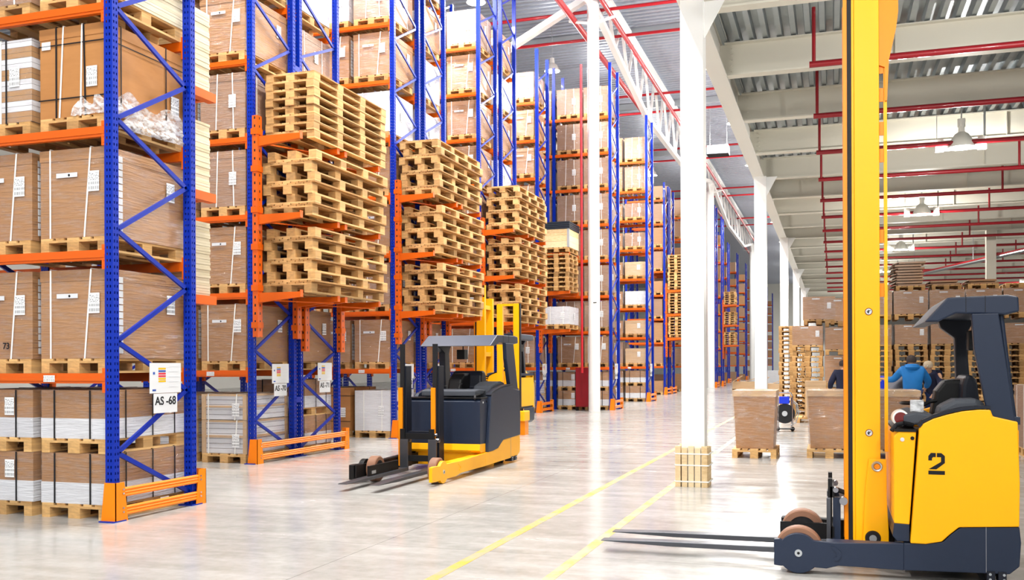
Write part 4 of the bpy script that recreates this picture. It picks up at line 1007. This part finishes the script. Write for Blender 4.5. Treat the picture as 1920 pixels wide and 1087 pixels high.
# ---------------- people ----------------
def skinned(name,V,E,Rr,mat,parent=None,loc=None,sub=2):
    me=bpy.data.meshes.new(name); me.from_pydata(V,E,[]); me.materials.append(M[mat])
    o=place(name,me,parent,loc); sk=o.modifiers.new('skin','SKIN'); sk.use_smooth_shade=True
    for i,r in enumerate(Rr):
        v=me.skin_vertices[0].data[i]; v.radius=(r,r) if not isinstance(r,tuple) else r; v.use_root=(i==0)
    s=o.modifiers.new('sub','SUBSURF'); s.levels=sub; s.render_levels=sub
    return o
def person(label,loc,rz,lean,arms,top,legs,hat='hair',hood=False,scale=.97,crouch=0):
    # faces +y; lean = forward shift of the head, arms = (left elbow, left hand, right elbow, right hand)
    l=lean; dz=-crouch
    J={'pel':(0,0,.95+dz),'wai':(0,.05*l+.0,1.08+dz),'che':(0,.45*l,1.32+dz-.06*l),'nec':(0,.8*l+.02,1.5+dz-.14*l),'hea':(0,.95*l+.03,1.6+dz-.18*l),'top':(0,1.0*l+.03,1.70+dz-.2*l),
       'shL':(-.19,.62*l,1.42+dz-.1*l),'shR':(.19,.62*l,1.42+dz-.1*l),
       'hiL':(-.09,0,.9+dz),'hiR':(.09,0,.9+dz),'knL':(-.11,.04+crouch*.6,.5-crouch*.3),'knR':(.12,.06+crouch*.6,.5-crouch*.3),'anL':(-.12,-.02,.09),'anR':(.13,-.02,.09),'toL':(-.13,.15,.04),'toR':(.15,.15,.04)}
    J['elL'],J['haL'],J['elR'],J['haR']=arms
    ks=list(J); V=[J[k] for k in ks]; ix={k:i for i,k in enumerate(ks)}
    E=[('pel','wai'),('wai','che'),('che','nec'),('nec','hea'),('hea','top'),('che','shL'),('che','shR'),('shL','elL'),('elL','haL'),('shR','elR'),('elR','haR'),('pel','hiL'),('pel','hiR'),('hiL','knL'),('knL','anL'),('anL','toL'),('hiR','knR'),('knR','anR'),('anR','toR')]
    RR={'pel':.12,'wai':.115,'che':.13,'nec':.055,'hea':.085,'top':.07,'shL':.06,'shR':.06,'hiL':.08,'hiR':.08,'knL':.055,'knR':.055,'anL':.038,'anR':.038,'toL':.035,'toR':.035,'elL':.042,'elR':.042,'haL':.03,'haR':.03}
    E=[(ix[a],ix[b]) for a,b in E]; rad=[RR[k] for k in ks]
    for h,e,sx in (('haL','elL',-1),('haR','elR',1)):
        hv=Vector(J[h]); d=(hv-Vector(J[e])).normalized(); s=d.cross(Vector((0,0,1))).normalized()
        b=len(V); V.append(tuple(hv+d*.05)); rad.append(.028); E.append((ix[h],b))
        for q in range(4):
            p=hv+d*.10+s*(q-1.5)*.02; V.append(tuple(p)); rad.append(.009); E.append((b,len(V)-1)); V.append(tuple(p+d*(.035-.006*abs(q-1.5))+Vector((0,0,-.015)))); rad.append(.008); E.append((len(V)-2,len(V)-1))
        V.append(tuple(hv+d*.03-s*.05*sx)); rad.append(.011); E.append((ix[h],len(V)-1))
    b=skinned('person',V,E,rad,'skin',None,loc); b.rotation_euler=(0,0,rz); b.scale=(scale,)*3
    tag(b,label,'person')
    hx,hy,hz=J['hea']
    MB().cyl((hx,hy+.075,hz),(hx,hy+.115,hz-.015),.012,8,.018).obj('nose','skin',b,smooth=True)
    for s in (-1,1):
        MB().lathe([(.001,-.012),(.012,0),(.001,.012)],(s*.035,hy+.082,hz+.02),10).obj('eye','paper',b,smooth=True)
        MB().lathe([(.001,-.025),(.016,0),(.001,.025)],(s*.088,hy,hz),10).obj('ear','skin',b,smooth=True)
    MB().box(-.025,.025,hy+.08,hy+.092,hz-.045,hz-.038).obj('mouth','glass_red',b)
    hr=MB().lathe([(.092,-.03),(.102,.02),(.095,.07),(.065,.11),(.001,.125)],(hx,hy-.015,hz+.015),18).obj(hat if hat in('hair',) else 'knit_cap','hair' if hat=='hair' else hat,b,smooth=True)
    # jacket
    jk=['wai','che','nec','shL','shR','elL','haL','elR','haR']
    def sh(p,q,f): return tuple(Vector(J[p]).lerp(Vector(J[q]),f))
    JV=[(0,0,.86+dz),J['wai'],J['che'],tuple(Vector(J['nec'])-Vector((0,0,.03))),J['shL'],J['shR'],J['elL'],sh('elL','haL',.85),J['elR'],sh('elR','haR',.85)]
    JE=[(0,1),(1,2),(2,3),(2,4),(2,5),(4,6),(6,7),(5,8),(8,9)]
    skinned('jacket',JV,JE,[(.21,.16),(.20,.155),(.22,.165),.09,.095,.095,.075,.06,.075,.06],top,b)
    if hood:
        MB().lathe([(.001,-.06),(.13,-.05),(.165,0),(.14,.05),(.09,.07)],(0,J['nec'][1]-.03,J['nec'][2]-.02),20).obj('hood',top,b,smooth=True)
    TV=[(0,0,.94+dz),J['hiL'],J['hiR'],J['knL'],J['knR'],(J['anL'][0],J['anL'][1],.13),(J['anR'][0],J['anR'][1],.13)]
    skinned('trousers',TV,[(0,1),(0,2),(1,3),(3,5),(2,4),(4,6)],[.14,.105,.105,.08,.08,.065,.065],legs,b)
    for a,c in (('anL','toL'),('anR','toR')):
        x,y,z=J[a]; MB().prism([(y-.07,0),(y+.2,0),(y+.2,.05),(y+.08,.09),(y+.04,.15),(y-.07,.15)],x-.05,x+.05,'x').obj('shoe','black',b,bev=.015)
    return b
person('person in a bright blue padded jacket and jeans, seen from behind among the pallets',(1.52,20.9,0),.12,.12,((-.34,.2,1.2),(-.5,.36,1.22),(.36,.22,1.16),(.34,.46,1.02)),'jacket_blue','jeans',hood=True,scale=.98)
person('person in a grey hooded jacket bending behind the wrapped carton',(1.12,21.6,0),-1.1,.45,((-.26,.5,1.02),(-.2,.7,.8),(.26,.5,1.0),(.2,.72,.8)),'grey_cloth','dark_cloth',hat='grey_cloth',hood=True,scale=.86)
person('person in dark work clothes and a beige knit cap facing the blue jacket',(2.0,21.7,0),2.6,.3,((-.3,.3,1.1),(-.25,.55,.95),(.3,.3,1.05),(.22,.55,.9)),'dark_cloth','jeans',hat='knit',scale=.93)
person('person in a royal blue jacket half hidden behind the lift pipe',(1.0,22.6,0),.4,.35,((-.3,.3,1.1),(-.2,.5,.9),(.3,.3,1.1),(.22,.5,.9)),'jacket_bright','dark_cloth',scale=.84)
person('person in dark navy clothes at the left edge of the yellow mast',(.24,22.8,0),.2,.1,((-.3,.1,1.15),(-.28,.3,1.0),(.3,.1,1.15),(.28,.3,1.0)),'dark_cloth','dark_cloth',scale=.93)
